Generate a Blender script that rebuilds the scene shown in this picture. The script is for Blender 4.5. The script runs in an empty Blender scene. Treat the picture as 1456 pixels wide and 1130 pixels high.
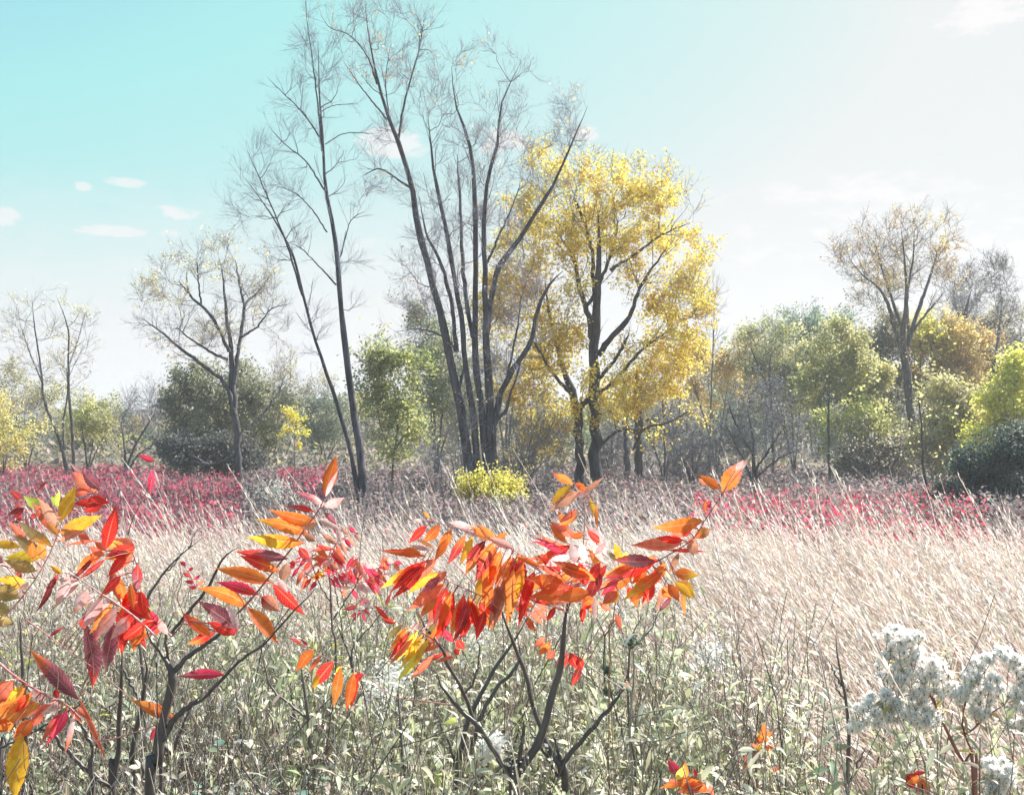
import bpy, math
import numpy as np
from mathutils import Vector

sc = bpy.context.scene
COL = sc.collection
# ------------------------------------------------------------------ camera maths
FP, CX, CY, EYE = 1561.0, 728.0, 565.0, 1.6
TH = math.atan(65.0 / FP)
CO, SI = math.cos(TH), math.sin(TH)

def P(px, py, d):
    """world point that lies at distance d (along +Y) in the direction seen at px, py"""
    u, v = (px - CX) / FP, (CY - py) / FP
    y = CO - SI * v
    z = SI + CO * v
    k = d / y
    return np.array([u * k, d, EYE + z * k])

def arr(p): return np.asarray(p, dtype=float)

def norm(a, axis=-1):
    return a / np.maximum(np.linalg.norm(a, axis=axis, keepdims=True), 1e-9)

# ------------------------------------------------------------------ mesh buffer
class MB:
    def __init__(s):
        s.v, s.f, s.c, s.m, s.n, s.u = [], [], [], [], 0, []

    def quads(s, V, F, C, mi=0, U=None):
        V = arr(V).reshape(-1, 3)
        F = np.asarray(F, dtype=np.int64).reshape(-1, 4)
        C = np.broadcast_to(arr(C), (len(F), 3))
        s.u.append(np.zeros((len(V), 2)) + np.array([0., .5]) if U is None else arr(U).reshape(-1, 2))
        s.v.append(V); s.f.append(F + s.n); s.c.append(C)
        s.m.append(np.full(len(F), mi, dtype=np.int32)); s.n += len(V)

    def tubes(s, pl, rad, k=6, col=(.1, .1, .1), mi=0, cap=True):
        pl = arr(pl); N, M, _ = pl.shape
        if N == 0: return
        rad = np.broadcast_to(arr(rad), (N, M))
        t = norm(np.gradient(pl, axis=1))
        md = norm(pl[:, -1] - pl[:, 0])
        ref = np.where(np.abs(md[:, 2:3]) > .8, np.array([[0., 1., 0.]]), np.array([[0., 0., 1.]]))
        n1 = norm(np.cross(t, ref[:, None, :])); n2 = np.cross(t, n1)
        a = np.arange(k) * 2 * math.pi / k
        ring = n1[:, :, None, :] * np.cos(a)[None, None, :, None] + n2[:, :, None, :] * np.sin(a)[None, None, :, None]
        V = pl[:, :, None, :] + ring * rad[:, :, None, None]
        i = np.arange(N)[:, None, None] * M * k
        j = np.arange(M - 1)[None, :, None] * k
        q = np.arange(k)[None, None, :]; q2 = (q + 1) % k
        F = np.stack([i + j + q, i + j + q2, i + j + k + q2, i + j + k + q], -1)
        C = arr(col)
        if C.ndim == 2: C = np.repeat(C, (M - 1) * k, axis=0)
        s.quads(V, F, C, mi)

    def leaves(s, base, dirv, nrm, L, W, col, seg=4, droop=.3, fold=.25, mi=0, prof=.8, saw=0., curl=None, shape=.95):
        """folded lance-shaped blades: three vertices across, seg pieces along"""
        base, dirv, nrm = arr(base), norm(arr(dirv)), arr(nrm)
        N = len(base)
        if N == 0: return
        L = np.broadcast_to(arr(L), (N,)); W = np.broadcast_to(arr(W), (N,))
        droop = np.broadcast_to(arr(droop), (N,))
        side = norm(np.cross(dirv, nrm)); up = np.cross(side, dirv)
        t = np.linspace(0, 1, seg + 1)
        g = np.zeros((1, 1, 3)); g[..., 2] = -1
        ctr = base[:, None, :] + dirv[:, None, :] * (L[:, None] * t)[..., None] + g * (L[:, None] * droop[:, None] * t ** 2)[..., None]
        if curl is not None:
            ctr = ctr + up[:, None, :] * (arr(curl)[:, None] * L[:, None] * np.sin(np.pi * t))[..., None]
        w = np.sin(np.pi * np.clip(t, 0, 1) ** prof) ** shape
        w = np.clip(w, .03, 1)
        if saw: w = w * (1 + saw * np.where(np.arange(seg + 1) % 2, 1, -1))
        w[-1] = .02
        hw = (W[:, None] * .5 * w)[..., None]
        l = ctr - side[:, None, :] * hw + up[:, None, :] * hw * fold
        r = ctr + side[:, None, :] * hw + up[:, None, :] * hw * fold
        V = np.stack([l, ctr, r], 2)                       # N, seg+1, 3, 3
        i = np.arange(N)[:, None, None] * (seg + 1) * 3
        j = np.arange(seg)[None, :, None] * 3
        q = np.arange(2)[None, None, :]
        F = np.stack([i + j + q, i + j + q + 1, i + j + q + 4, i + j + q + 3], -1)
        C = arr(col)
        if C.ndim == 2: C = np.repeat(C, seg * 2, axis=0)
        U = np.zeros((N, seg + 1, 3, 2)); U[..., 0] = t[None, :, None]; U[..., 1] = np.array([-1., 0., 1.])
        s.quads(V, F, C, mi, U)

    def chips(s, pos, size, col, rng, mi=0, flat=0., asp=.6, dirv=None):
        """small rhombic leaves with free directions"""
        pos = arr(pos); N = len(pos)
        if N == 0: return
        size = np.broadcast_to(arr(size), (N,))[:, None]
        d = norm(rng.normal(size=(N, 3)) * np.array([1, 1, .8]) + np.array([0, 0, -.25]))
        if dirv is not None: d = norm(arr(dirv) + d * .45)
        o = rng.normal(size=(N, 3)); o[:, 2] += flat
        sd = norm(np.cross(d, o))
        V = np.stack([pos, pos + d * size * .45 + sd * size * asp * .5,
                      pos + d * size, pos + d * size * .5 - sd * size * asp * .5], 1)
        F = np.arange(N * 4).reshape(N, 4)
        s.quads(V, F, col, mi)

    def build(s, name, mats, parent=None, smooth=True):
        me = bpy.data.meshes.new(name)
        V = np.concatenate(s.v).astype(np.float32); F = np.concatenate(s.f).astype(np.int32)
        C = np.concatenate(s.c); M = np.concatenate(s.m)
        if parent is not None:
            V = V - np.array(parent.location, dtype=np.float32)
        me.vertices.add(len(V)); me.vertices.foreach_set('co', V.ravel())
        me.loops.add(F.size); me.loops.foreach_set('vertex_index', F.ravel())
        me.polygons.add(len(F)); me.polygons.foreach_set('loop_start', np.arange(len(F), dtype=np.int32) * 4)
        me.polygons.foreach_set('loop_total', np.full(len(F), 4, dtype=np.int32))
        me.polygons.foreach_set('material_index', M)
        me.polygons.foreach_set('use_smooth', np.full(len(F), smooth, dtype=bool))
        me.update(calc_edges=True)
        at = me.attributes.new('col', 'FLOAT_COLOR', 'FACE')
        at.data.foreach_set('color', np.concatenate([C, np.ones((len(C), 1))], 1).astype(np.float32).ravel())
        ua = me.attributes.new('blade', 'FLOAT2', 'POINT')
        ua.data.foreach_set('vector', np.concatenate(s.u).astype(np.float32).ravel())
        for m in (mats if isinstance(mats, (list, tuple)) else [mats]): me.materials.append(m)
        o = bpy.data.objects.new(name, me); COL.objects.link(o)
        if parent is not None: o.parent = parent
        return o

def tag(o, label=None, cat=None, group=None, kind=None):
    if label: o['label'] = label
    if cat: o['category'] = cat
    if group: o['group'] = group
    if kind: o['kind'] = kind
    return o

def empty(name, loc, label, cat, group=None):
    o = bpy.data.objects.new(name, None); COL.objects.link(o)
    o.location = Vector([float(c) for c in loc]); o.empty_display_size = .2
    return tag(o, label, cat, group)

# ------------------------------------------------------------------ materials
def nmat(name):
    m = bpy.data.materials.new(name); m.use_nodes = True
    nt = m.node_tree; nt.nodes.clear()
    return m, nt, nt.nodes.new('ShaderNodeOutputMaterial')

def nd(nt, t, **kw):
    n = nt.nodes.new(t)
    for k, v in kw.items():
        if k in n.inputs: n.inputs[k].default_value = v
        else: setattr(n, k, v)
    return n

def leaf_mat(name, trans=.45, rough=.5, spec=.4, var=.25, scale=40., tr_gain=1.3, bump=0.0, veins=False):
    m, nt, out = nmat(name); L = nt.links.new
    at = nd(nt, 'ShaderNodeAttribute', attribute_name='col')
    tc = nd(nt, 'ShaderNodeTexCoord')
    no = nd(nt, 'ShaderNodeTexNoise', Scale=scale, Detail=4.)
    L(tc.outputs['Object'], no.inputs['Vector'])
    mr = nd(nt, 'ShaderNodeMapRange'); mr.inputs['From Min'].default_value = .3; mr.inputs['From Max'].default_value = .7
    mr.inputs['To Min'].default_value = 1 - var; mr.inputs['To Max'].default_value = 1 + var
    L(no.outputs['Fac'], mr.inputs['Value'])
    mx = nd(nt, 'ShaderNodeVectorMath', operation='SCALE')
    L(at.outputs['Color'], mx.inputs[0]); L(mr.outputs['Result'], mx.inputs['Scale'])
    vh = None
    if veins:
        def mt(op, a, b=None, cl=False):
            n = nt.nodes.new('ShaderNodeMath'); n.operation = op; n.use_clamp = cl
            for i, x in enumerate((a, b)):
                if x is None: continue
                if isinstance(x, (int, float)): n.inputs[i].default_value = x
                else: L(x, n.inputs[i])
            return n.outputs[0]
        ub = nd(nt, 'ShaderNodeAttribute', attribute_name='blade'); sx = nd(nt, 'ShaderNodeSeparateXYZ'); L(ub.outputs['Vector'], sx.inputs[0])
        ac = mt('ABSOLUTE', sx.outputs[1])
        mid = mt('MULTIPLY', mt('SUBTRACT', .10, ac), 14., True)
        ph = mt('SINE', mt('MULTIPLY', mt('SUBTRACT', sx.outputs[0], mt('MULTIPLY', ac, .13)), 2 * math.pi * 15))
        side = mt('MULTIPLY', mt('SUBTRACT', ph, .62), 2.4, True)
        vein = mt('MAXIMUM', mid, mt('MULTIPLY', side, .55))
        sp = nd(nt, 'ShaderNodeTexNoise', Scale=190., Detail=3.); L(tc.outputs['Object'], sp.inputs['Vector'])
        spot = mt('MULTIPLY', mt('SUBTRACT', sp.outputs['Fac'], .62), 7., True)
        edge = mt('MULTIPLY', mt('SUBTRACT', mt('ADD', ac, mt('MULTIPLY', no.outputs['Fac'], .5)), 1.12), 5., True)
        m1 = nd(nt, 'ShaderNodeMix'); m1.data_type = 'RGBA'; L(mt('MULTIPLY', vein, .38), m1.inputs['Factor']); L(mx.outputs[0], m1.inputs['A']); m1.inputs['B'].default_value = (.80, .42, .26, 1)
        m2 = nd(nt, 'ShaderNodeMix'); m2.data_type = 'RGBA'; L(mt('MULTIPLY', mt('MAXIMUM', spot, edge), .55), m2.inputs['Factor']); L(m1.outputs['Result'], m2.inputs['A']); m2.inputs['B'].default_value = (.20, .05, .03, 1)
        vh = vein
        class _O: pass
        mx = _O(); mx.outputs = [m2.outputs['Result']]
    pb = nd(nt, 'ShaderNodeBsdfPrincipled', Roughness=rough)
    pb.inputs['Specular IOR Level'].default_value = spec
    L(mx.outputs[0], pb.inputs['Base Color'])
    tr = nd(nt, 'ShaderNodeBsdfTranslucent')
    g = nd(nt, 'ShaderNodeVectorMath', operation='SCALE'); g.inputs['Scale'].default_value = tr_gain
    mn = nd(nt, 'ShaderNodeVectorMath', operation='MINIMUM'); mn.inputs[1].default_value = (.92, .92, .92)
    L(mx.outputs[0], g.inputs[0]); L(g.outputs[0], mn.inputs[0]); L(mn.outputs[0], tr.inputs['Color'])
    if bump:
        b = nd(nt, 'ShaderNodeBump', Strength=bump, Distance=.01)
        n2 = nd(nt, 'ShaderNodeTexNoise', Scale=scale * 3, Detail=2.)
        L(tc.outputs['Object'], n2.inputs['Vector'])
        if vh is not None:
            ad = nd(nt, 'ShaderNodeMath', operation='SUBTRACT'); L(n2.outputs['Fac'], ad.inputs[0]); L(vh, ad.inputs[1]); L(ad.outputs[0], b.inputs['Height'])
            b.inputs['Distance'].default_value = .004
        else: L(n2.outputs['Fac'], b.inputs['Height'])
        L(b.outputs[0], pb.inputs['Normal'])
    ms = nd(nt, 'ShaderNodeMixShader'); ms.inputs[0].default_value = trans
    L(pb.outputs[0], ms.inputs[1]); L(tr.outputs[0], ms.inputs[2]); L(ms.outputs[0], out.inputs['Surface'])
    return m

def bark_mat(name, scale=6., rough=.8, spec=.3, bump=.5, lo=.6, hi=1.4, dist=.03):
    m, nt, out = nmat(name); L = nt.links.new
    at = nd(nt, 'ShaderNodeAttribute', attribute_name='col')
    tc = nd(nt, 'ShaderNodeTexCoord')
    mp = nd(nt, 'ShaderNodeMapping'); mp.inputs['Scale'].default_value = (1, 1, .22)
    L(tc.outputs['Object'], mp.inputs['Vector'])
    no = nd(nt, 'ShaderNodeTexNoise', Scale=scale, Detail=6., Roughness=.65)
    L(mp.outputs[0], no.inputs['Vector'])
    mr = nd(nt, 'ShaderNodeMapRange'); mr.inputs['From Min'].default_value = .3; mr.inputs['From Max'].default_value = .7
    mr.inputs['To Min'].default_value = lo; mr.inputs['To Max'].default_value = hi
    L(no.outputs['Fac'], mr.inputs['Value'])
    mx = nd(nt, 'ShaderNodeVectorMath', operation='SCALE')
    L(at.outputs['Color'], mx.inputs[0]); L(mr.outputs['Result'], mx.inputs['Scale'])
    pb = nd(nt, 'ShaderNodeBsdfPrincipled', Roughness=rough)
    pb.inputs['Specular IOR Level'].default_value = spec
    L(mx.outputs[0], pb.inputs['Base Color'])
    b = nd(nt, 'ShaderNodeBump', Strength=bump, Distance=dist)
    L(no.outputs['Fac'], b.inputs['Height']); L(b.outputs[0], pb.inputs['Normal'])
    L(pb.outputs[0], out.inputs['Surface'])
    return m

M_BARK = bark_mat('tree_bark', scale=8., lo=.2, hi=2.6, bump=1., dist=.1)
M_TWIG = bark_mat('fine_twig', scale=3., bump=.1)
M_STEM = bark_mat('shrub_stem', scale=60., rough=.45, spec=.6, bump=.35, lo=.55, hi=1.5, dist=.002)
M_LEAF = leaf_mat('tree_leaf', trans=.55, scale=1.2, var=.25, tr_gain=1.65)
M_SUMAC = leaf_mat('sumac_leaf', trans=.6, rough=.5, spec=.42, var=.3, scale=55., tr_gain=1.7, bump=.3, veins=True)
M_FORB = leaf_mat('forb_leaf', trans=.4, rough=.4, spec=.6, scale=14., var=.25)
M_GRASS = leaf_mat('dry_grass', trans=.45, rough=.55, spec=.4, scale=3., var=.18)
M_FLUFF = leaf_mat('seed_fluff', trans=.62, rough=.9, spec=.1, scale=30., var=.04)
for _n in M_FLUFF.node_tree.nodes:
    if _n.bl_idname == 'ShaderNodeVectorMath' and _n.operation == 'MINIMUM': _n.inputs[1].default_value = (.98, .98, .98)

# ------------------------------------------------------------------ growing things
def curve(pts, M):
    """Catmull-Rom through pts (n, k) sampled at M places evenly by length"""
    p = arr(pts)
    if len(p) == 2:
        t = np.linspace(0, 1, M)[:, None]; return p[0] * (1 - t) + p[1] * t
    q = np.vstack([2 * p[0] - p[1], p, 2 * p[-1] - p[-2]])
    out = []
    for i in range(len(p) - 1):
        a, b, c, e = q[i:i + 4]
        t = np.linspace(0, 1, 12, endpoint=False)[:, None]
        out.append(.5 * (2 * b + (c - a) * t + (2 * a - 5 * b + 4 * c - e) * t ** 2 + (3 * b - a - 3 * c + e) * t ** 3))
    out.append(p[-1:])
    o = np.vstack(out)
    L = np.r_[0, np.cumsum(np.linalg.norm(np.diff(o[:, :3], axis=0), axis=1))]
    s = np.linspace(0, L[-1], M)
    return np.stack([np.interp(s, L, o[:, i]) for i in range(o.shape[1])], 1)

def sprout(par, rad, n, t0, t1, ang, length, M, rng, up=.3, wob=.12, rf=.55, tip=.25, bias=None):
    """n children per parent polyline, leaving at about ang degrees"""
    N, Mp, _ = par.shape
    if N == 0 or n == 0: return np.zeros((0, M, 3)), np.zeros((0, M)), np.zeros(0, int)
    idx = np.repeat(np.arange(N), n); K = len(idx)
    t = rng.uniform(t0, t1, K); f = t * (Mp - 1); i0 = np.minimum(f.astype(int), Mp - 2); fr = (f - i0)[:, None]
    base = par[idx, i0] * (1 - fr) + par[idx, i0 + 1] * fr
    tan = norm(par[idx, i0 + 1] - par[idx, i0])
    r0 = (rad[idx, i0] * (1 - fr[:, 0]) + rad[idx, i0 + 1] * fr[:, 0]) * rf
    rnd = norm(np.cross(tan, rng.normal(size=(K, 3))))
    a = np.radians(rng.normal(ang, 10, K))[:, None]
    d = norm(tan * np.cos(a) + rnd * np.sin(a))
    if bias is not None: d = norm(d + arr(bias))
    plen = np.linalg.norm(np.diff(par, axis=1), axis=2).sum(1)[idx]
    ln = length(plen, t, K) if callable(length) else length * plen * rng.uniform(.6, 1.15, K) * (1.1 - .55 * t)
    st = (ln / (M - 1))[:, None]
    pts = [base]
    for _ in range(M - 1):
        d = norm(d + rng.normal(size=(K, 3)) * wob + np.array([0, 0, up / (M - 1)]))
        pts.append(pts[-1] + d * st)
    pl = np.stack(pts, 1)
    rr = r0[:, None] * np.linspace(1, tip, M)[None, :]
    return pl, rr, idx

def in_blob(b, d, n, rng, depth=1.0):
    """n points inside blobs (px, py, rx, ry[, dd]); weighted by area"""
    b = [tuple(x) + (0.,) if len(x) == 4 else tuple(x) for x in b]
    w = np.array([x[2] * x[3] for x in b], float); w /= w.sum()
    ids = rng.choice(len(b), n, p=w); out = []
    for i in ids:
        px, py, rx, ry, dd = b[i]
        v = norm(rng.normal(size=3)) * rng.uniform(.25, 1) ** .5
        dm = d + dd
        c = P(px, py, dm); k = dm / FP
        out.append(c + np.array([v[0] * rx * k, v[1] * min(rx, ry * 1.3) * k * depth, v[2] * ry * k]))
    return np.array(out), ids

def pal(cols, n, rng, jit=.12, ids=None):
    cols = arr(cols)
    i = rng.integers(0, len(cols), n) if ids is None else ids
    c = cols[i] * (1 + rng.normal(size=(n, 1)) * jit)
    return np.clip(c * (1 + rng.normal(size=(n, 3)) * .04), .004, .95)

BARK = (.06, .058, .068)
RS = .62
def tree(name, label, cat, d, stems, blobs, group=None, seed=1, natt=60, tw=(5, 4), twl=(.4, .45), leaves=0, lsize=.09,
         lcol=((.8, .5, .05),), bark=BARK, twig=None, spread=.06, rough=.35, up=.35, sparse=0., jit=.0, trad=.006,
         flat=.3, k=9, depth=1., crown='crown', trunk='trunk', brad=.012, wobk=1.):
    """a tree: guided stems (px points with half width in px), limbs grown to points inside the blobs, twigs, leaves"""
    rng = np.random.default_rng(seed)
    twig = twig or tuple(min(1, c * 1.5) for c in bark)
    root = P(stems[0][0][0], 700, d); root[2] = 0
    R = empty(name, root, label, cat, group)
    sp, sr = [], []
    for si, s in enumerate(stems):
        pts = []
        drift = rng.normal() * spread * d * .5
        n = len(s)
        for i, q in enumerate(s):
            dd = q[3] if len(q) > 3 else drift * (i / (n - 1)) ** 1.2
            p = P(q[0], q[1], d + dd)
            if i == 0 and q[1] >= 630 and (len(q) < 5): p[2] = max(0., p[2]) if p[2] < .8 else p[2]
            pts.append(np.r_[p, q[2] * RS * (d + dd) / FP])
        c = curve(pts, 22)
        if stems[si][0][1] > 640: c[0, 2] = min(c[0, 2], -.05); 
        w = (rng.normal(size=(22, 3)) * rough * (c[:, 3:4] * .45 + .012) * wobk)
        w[0] = 0; c[:, :3] += w
        sp.append(c[:, :3]); sr.append(np.maximum(c[:, 3], .004) * (1 + .06 * rng.normal(size=22)))
    sp, sr = np.array(sp), np.array(sr)
    sr[:, -3:] *= np.array([.85, .6, .3])
    lo = sr.copy()
    for i, s in enumerate(stems):                       # root flare of stems that reach the ground
        if sp[i, 0, 2] < .3: lo[i, 0] *= 1.5; lo[i, 1] *= 1.12
    tb = MB(); bc = arr(bark)
    tb.tubes(sp, lo, k, bc * (1 + rng.normal(size=(len(sp), 1)) * .08))
    # limbs to attractors
    S = sp[:, 3:].reshape(-1, 3); SR = sr[:, 3:].reshape(-1)
    A, ids = in_blob(blobs, d, natt, rng, depth)
    dist = np.array([np.min(np.linalg.norm(S - a, axis=1)) for a in A])
    BR, BRR = [], []
    for ai in np.argsort(dist):
        a = A[ai]; v = a - S; l = np.linalg.norm(v, axis=1)
        cost = l * (1 + .9 * (1 - v[:, 2] / np.maximum(l, .01))) + .15 * (SR < .015)
        j = int(np.argmin(cost)); L = l[j]
        if L < .05: continue
        s0 = S[j]
        mid = s0 * .5 + a * .5 + rng.normal(size=3) * L * .09 + np.array([0, 0, -L * .06 + up * L * .0])
        c = curve([s0, mid, a], 8)
        r0 = min(SR[j] * .75, brad * L + .006)
        rr = np.linspace(r0, max(trad, r0 * .3), 8)
        c[1:-1] += rng.normal(size=(6, 3)) * L * .018
        BR.append(c); BRR.append(rr)
        S = np.vstack([S, c[2:]]); SR = np.r_[SR, rr[2:]]
    BR, BRR = np.array(BR), np.array(BRR)
    tb.tubes(BR, BRR, 5, bc * 1.1)
    tb.build(trunk, M_BARK, R)
    allp = np.concatenate([BR, sp[:, np.linspace(8, 21, 8).astype(int)]]); allr = np.concatenate([BRR, np.minimum(sr[:, np.linspace(8, 21, 8).astype(int)], .05)])
    cb = MB()
    t2, r2, i2 = sprout(allp, allr, tw[0], .2, 1., 42, lambda pl, t, K: twl[0] * np.clip(pl, d * .035, d * .06) * rng.uniform(.5, 1.2, K) + .1, 6, rng, up=up)
    r2 = np.maximum(np.minimum(r2, trad * 2.2), trad * .8)
    cb.tubes(t2, r2, 4, twig)
    t3, r3, i3 = sprout(t2, r2, tw[1], .25, 1., 38, lambda pl, t, K: twl[1] * pl * rng.uniform(.6, 1.3, K) + .04, 4, rng, up=up * .6, wob=.18)
    r3 = np.maximum(r3 * .8, trad * .45)
    if len(t3): cb.tubes(t3, r3, 3, arr(twig) * 1.1)
    if leaves:
        src = t3 if len(t3) else t2
        grp = i2[i3] if len(t3) else i2
        wgt = rng.uniform(0, 1, len(allp)) ** (1 + 3 * sparse) * (rng.uniform(0, 1, len(allp)) > sparse * .75)
        wgt = np.maximum(wgt, .02); pw = wgt[grp]; pw /= pw.sum()
        ch = rng.choice(len(src), leaves, p=pw)
        t = rng.uniform(0, src.shape[1] - 1.001, leaves); i0 = t.astype(int); f = (t - i0)[:, None]
        pos = src[ch, i0] * (1 - f) + src[ch, i0 + 1] * f + rng.normal(size=(leaves, 3)) * (lsize * .5 + jit)
        gc = pal(lcol, len(allp), rng, .1)
        oc = pal(lcol, leaves, rng, .14)
        mixf = .4
        col = gc[grp[ch]] * mixf + oc * (1 - mixf)
        cb.chips(pos, lsize * rng.uniform(.6, 1.3, leaves), col, rng, mi=1, flat=flat)
    cb.build(crown, [M_TWIG, M_LEAF], R)
    return R

def basestems(px, d, tips, w=1.2, n=None):
    """several stems rising from one foot to the given tips"""
    by = 630 + EYE * FP / d
    return [[(px + (tx - px) * .04, by, w), (px + (tx - px) * .3, by + (ty - by) * .4, w * .8), (tx, ty, w * .3)] for tx, ty in tips]

# ------------------------------------------------------------------ exposure and sky colours
EXPO = 1.2
SKY_TINT = (.74, 1.04, .96, 1)
SKY_CAP = (2.86, 2.97, 2.97)
CLOUD_COL = (3.35, 3.28, 3.28, 1)
HAZE = .0014
# ------------------------------------------------------------------ camera, sky, sun
cam = bpy.data.cameras.new('camera'); co = bpy.data.objects.new('camera', cam); COL.objects.link(co)
cam.sensor_width = 36; cam.lens = 36 * FP / 1456; cam.clip_end = 3000; cam.clip_start = .05
co.location = (0, 0, EYE); co.rotation_euler = (math.pi / 2 + TH, 0, 0)
sc.camera = co
cam.dof.use_dof = False
SUN_AZ, SUN_EL = math.radians(54), math.radians(42)
sv = Vector((math.sin(SUN_AZ) * math.cos(SUN_EL), math.cos(SUN_AZ) * math.cos(SUN_EL), math.sin(SUN_EL)))
sl = bpy.data.lights.new('sun', 'SUN'); sl.energy = 4.6; sl.angle = math.radians(.5); sl.color = (1, .955, .9)
so = bpy.data.objects.new('sun', sl); COL.objects.link(so); so.rotation_euler = sv.to_track_quat('Z', 'Y').to_euler()
so.location = (20, 20, 40)

W = bpy.data.worlds.new('World'); sc.world = W; W.use_nodes = True
nt = W.node_tree; nt.nodes.clear(); L = nt.links.new
out = nt.nodes.new('ShaderNodeOutputWorld'); bg = nt.nodes.new('ShaderNodeBackground'); bg.inputs['Strength'].default_value = .12
sky = nt.nodes.new('ShaderNodeTexSky'); sky.sky_type = 'NISHITA'; sky.sun_disc = False
sky.sun_elevation = SUN_EL; sky.sun_rotation = SUN_AZ; sky.altitude = 100; sky.air_density = 1.0; sky.dust_density = 1.3; sky.ozone_density = 2.2
def math_n(op, a, b=None, clamp=False):
    n = nt.nodes.new('ShaderNodeMath'); n.operation = op; n.use_clamp = clamp
    for i, x in enumerate((a, b)):
        if x is None: continue
        if isinstance(x, (int, float)): n.inputs[i].default_value = x
        else: L(x, n.inputs[i])
    return n.outputs[0]
tc = nt.nodes.new('ShaderNodeTexCoord'); sp_ = nt.nodes.new('ShaderNodeSeparateXYZ')
L(tc.outputs['Generated'], sp_.inputs[0])
az = math_n('ARCTAN2', sp_.outputs[0], sp_.outputs[1]); el = math_n('ARCSINE', sp_.outputs[2])
nz = nt.nodes.new('ShaderNodeTexNoise'); nz.inputs['Scale'].default_value = 34; nz.inputs['Detail'].default_value = 6; nz.inputs['Roughness'].default_value = .6
mpg = nt.nodes.new('ShaderNodeMapping'); mpg.inputs['Scale'].default_value = (1, 1, 2.6)
L(tc.outputs['Generated'], mpg.inputs[0]); L(mpg.outputs[0], nz.inputs['Vector'])
nzo = math_n('MULTIPLY', math_n('SUBTRACT', nz.outputs['Fac'], .5), 7.)
# small fair-weather clouds, each at its own bearing and height (az, el from where it is seen)
clouds = [(1410, 18, 70, 20, 1.), (1225, 272, 150, 20, .9), (160, 328, 42, 8, .8), (118, 264, 10, 5, .7), (176, 259, 22, 6, .7),
          (256, 303, 26, 8, .8), (10, 309, 18, 9, .8), (240, 333, 16, 5, .6), (562, 202, 42, 18, .8), (716, 200, 30, 17, .8),
          (832, 188, 18, 9, .7), (1300, 350, 300, 60, .9), (520, 420, 95, 100, .55), (215, 505, 190, 75, .6), (700, 420, 400, 60, .3)]
tot = None
for (px, py, rx, ry, s) in clouds:
    p = P(px, py, 1.0) - np.array([0, 0, EYE]); p /= np.linalg.norm(p)
    a0, e0 = math.atan2(p[0], p[1]), math.asin(p[2])
    dx = math_n('MULTIPLY', math_n('SUBTRACT', az, a0), FP / rx)
    dy = math_n('MULTIPLY', math_n('SUBTRACT', el, e0), FP / ry)
    r2 = math_n('ADD', math_n('MULTIPLY', dx, dx), math_n('MULTIPLY', dy, dy))
    soft = .55 if rx > 90 else .9
    v = math_n('MULTIPLY', math_n('MULTIPLY', math_n('SUBTRACT', math_n('ADD', nzo, 1.25 if rx > 90 else 1.7), r2), soft, True), s)
    tot = v if tot is None else math_n('MAXIMUM', tot, v)
veil = math_n('MULTIPLY', math_n('ADD', math_n('SUBTRACT', .235, el), math_n('MULTIPLY', nzo, .012)), 5.5, True)
tot = math_n('MAXIMUM', tot, math_n('MULTIPLY', veil, .9))
mixc = nt.nodes.new('ShaderNodeMix'); mixc.data_type = 'RGBA'
tint = nt.nodes.new('ShaderNodeMix'); tint.data_type = 'RGBA'; tint.blend_type = 'MULTIPLY'; tint.inputs['Factor'].default_value = 1
tint.inputs['B'].default_value = SKY_TINT
L(sky.outputs[0], tint.inputs['A'])
cap = nt.nodes.new('ShaderNodeVectorMath'); cap.operation = 'MINIMUM'; cap.inputs[1].default_value = SKY_CAP
L(tint.outputs['Result'], cap.inputs[0])
L(cap.outputs[0], mixc.inputs['A']); mixc.inputs['B'].default_value = CLOUD_COL
L(tot, mixc.inputs['Factor'])
L(mixc.outputs['Result'], bg.inputs['Color']); L(bg.outputs[0], out.inputs['Surface'])

vs = sc.view_settings; vs.view_transform = 'Standard'; vs.look = 'None'; vs.exposure = EXPO; vs.gamma = 1.0
cy = sc.cycles
cy.max_bounces = 8; cy.diffuse_bounces = 4; cy.glossy_bounces = 2; cy.transmission_bounces = 4; cy.transparent_max_bounces = 4
cy.volume_bounces = 0; cy.volume_max_steps = 64; cy.caustics_reflective = False; cy.caustics_refractive = False
cy.sample_clamp_indirect = 6

# ------------------------------------------------------------------ ground and far hill
rg = np.random.default_rng(5)
def noise2(x, y, sc_, seed):
    r = np.random.default_rng(seed); o = 0
    for i in range(5):
        a = r.uniform(0, 6.28); k = sc_ * 1.7 ** i
        o = o + np.sin((x * math.cos(a) + y * math.sin(a)) * k + r.uniform(0, 6.28) + 1.3 * np.sin((y * math.cos(a) - x * math.sin(a)) * k * .7 + r.uniform(0, 6))) / 1.35 ** i
    return o / 2.8

gx = np.r_[np.linspace(-700, -62, 24), np.linspace(-60, 60, 121), np.linspace(62, 700, 24)]
gy = np.r_[np.linspace(-60, -1, 12), np.linspace(0, 120, 121), np.linspace(125, 1100, 40)]
X, Y = np.meshgrid(gx, gy, indexing='ij')
Z = .05 * noise2(X, Y, .35, 3) - .06
gb = MB(); n0, n1 = X.shape
ii, jj = np.meshgrid(np.arange(n0 - 1), np.arange(n1 - 1), indexing='ij'); b0 = ii * n1 + jj
gb.quads(np.stack([X, Y, Z], -1), np.stack([b0, b0 + n1, b0 + n1 + 1, b0 + 1], -1), (.16, .125, .105))
m, gt, go = nmat('field_soil')
gl = gt.links.new
tcg = nd(gt, 'ShaderNodeTexCoord'); n1_ = nd(gt, 'ShaderNodeTexNoise', Scale=.25, Detail=8., Roughness=.7); n2_ = nd(gt, 'ShaderNodeTexNoise', Scale=9., Detail=6.)
gl(tcg.outputs['Object'], n1_.inputs['Vector']); gl(tcg.outputs['Object'], n2_.inputs['Vector'])
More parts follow.
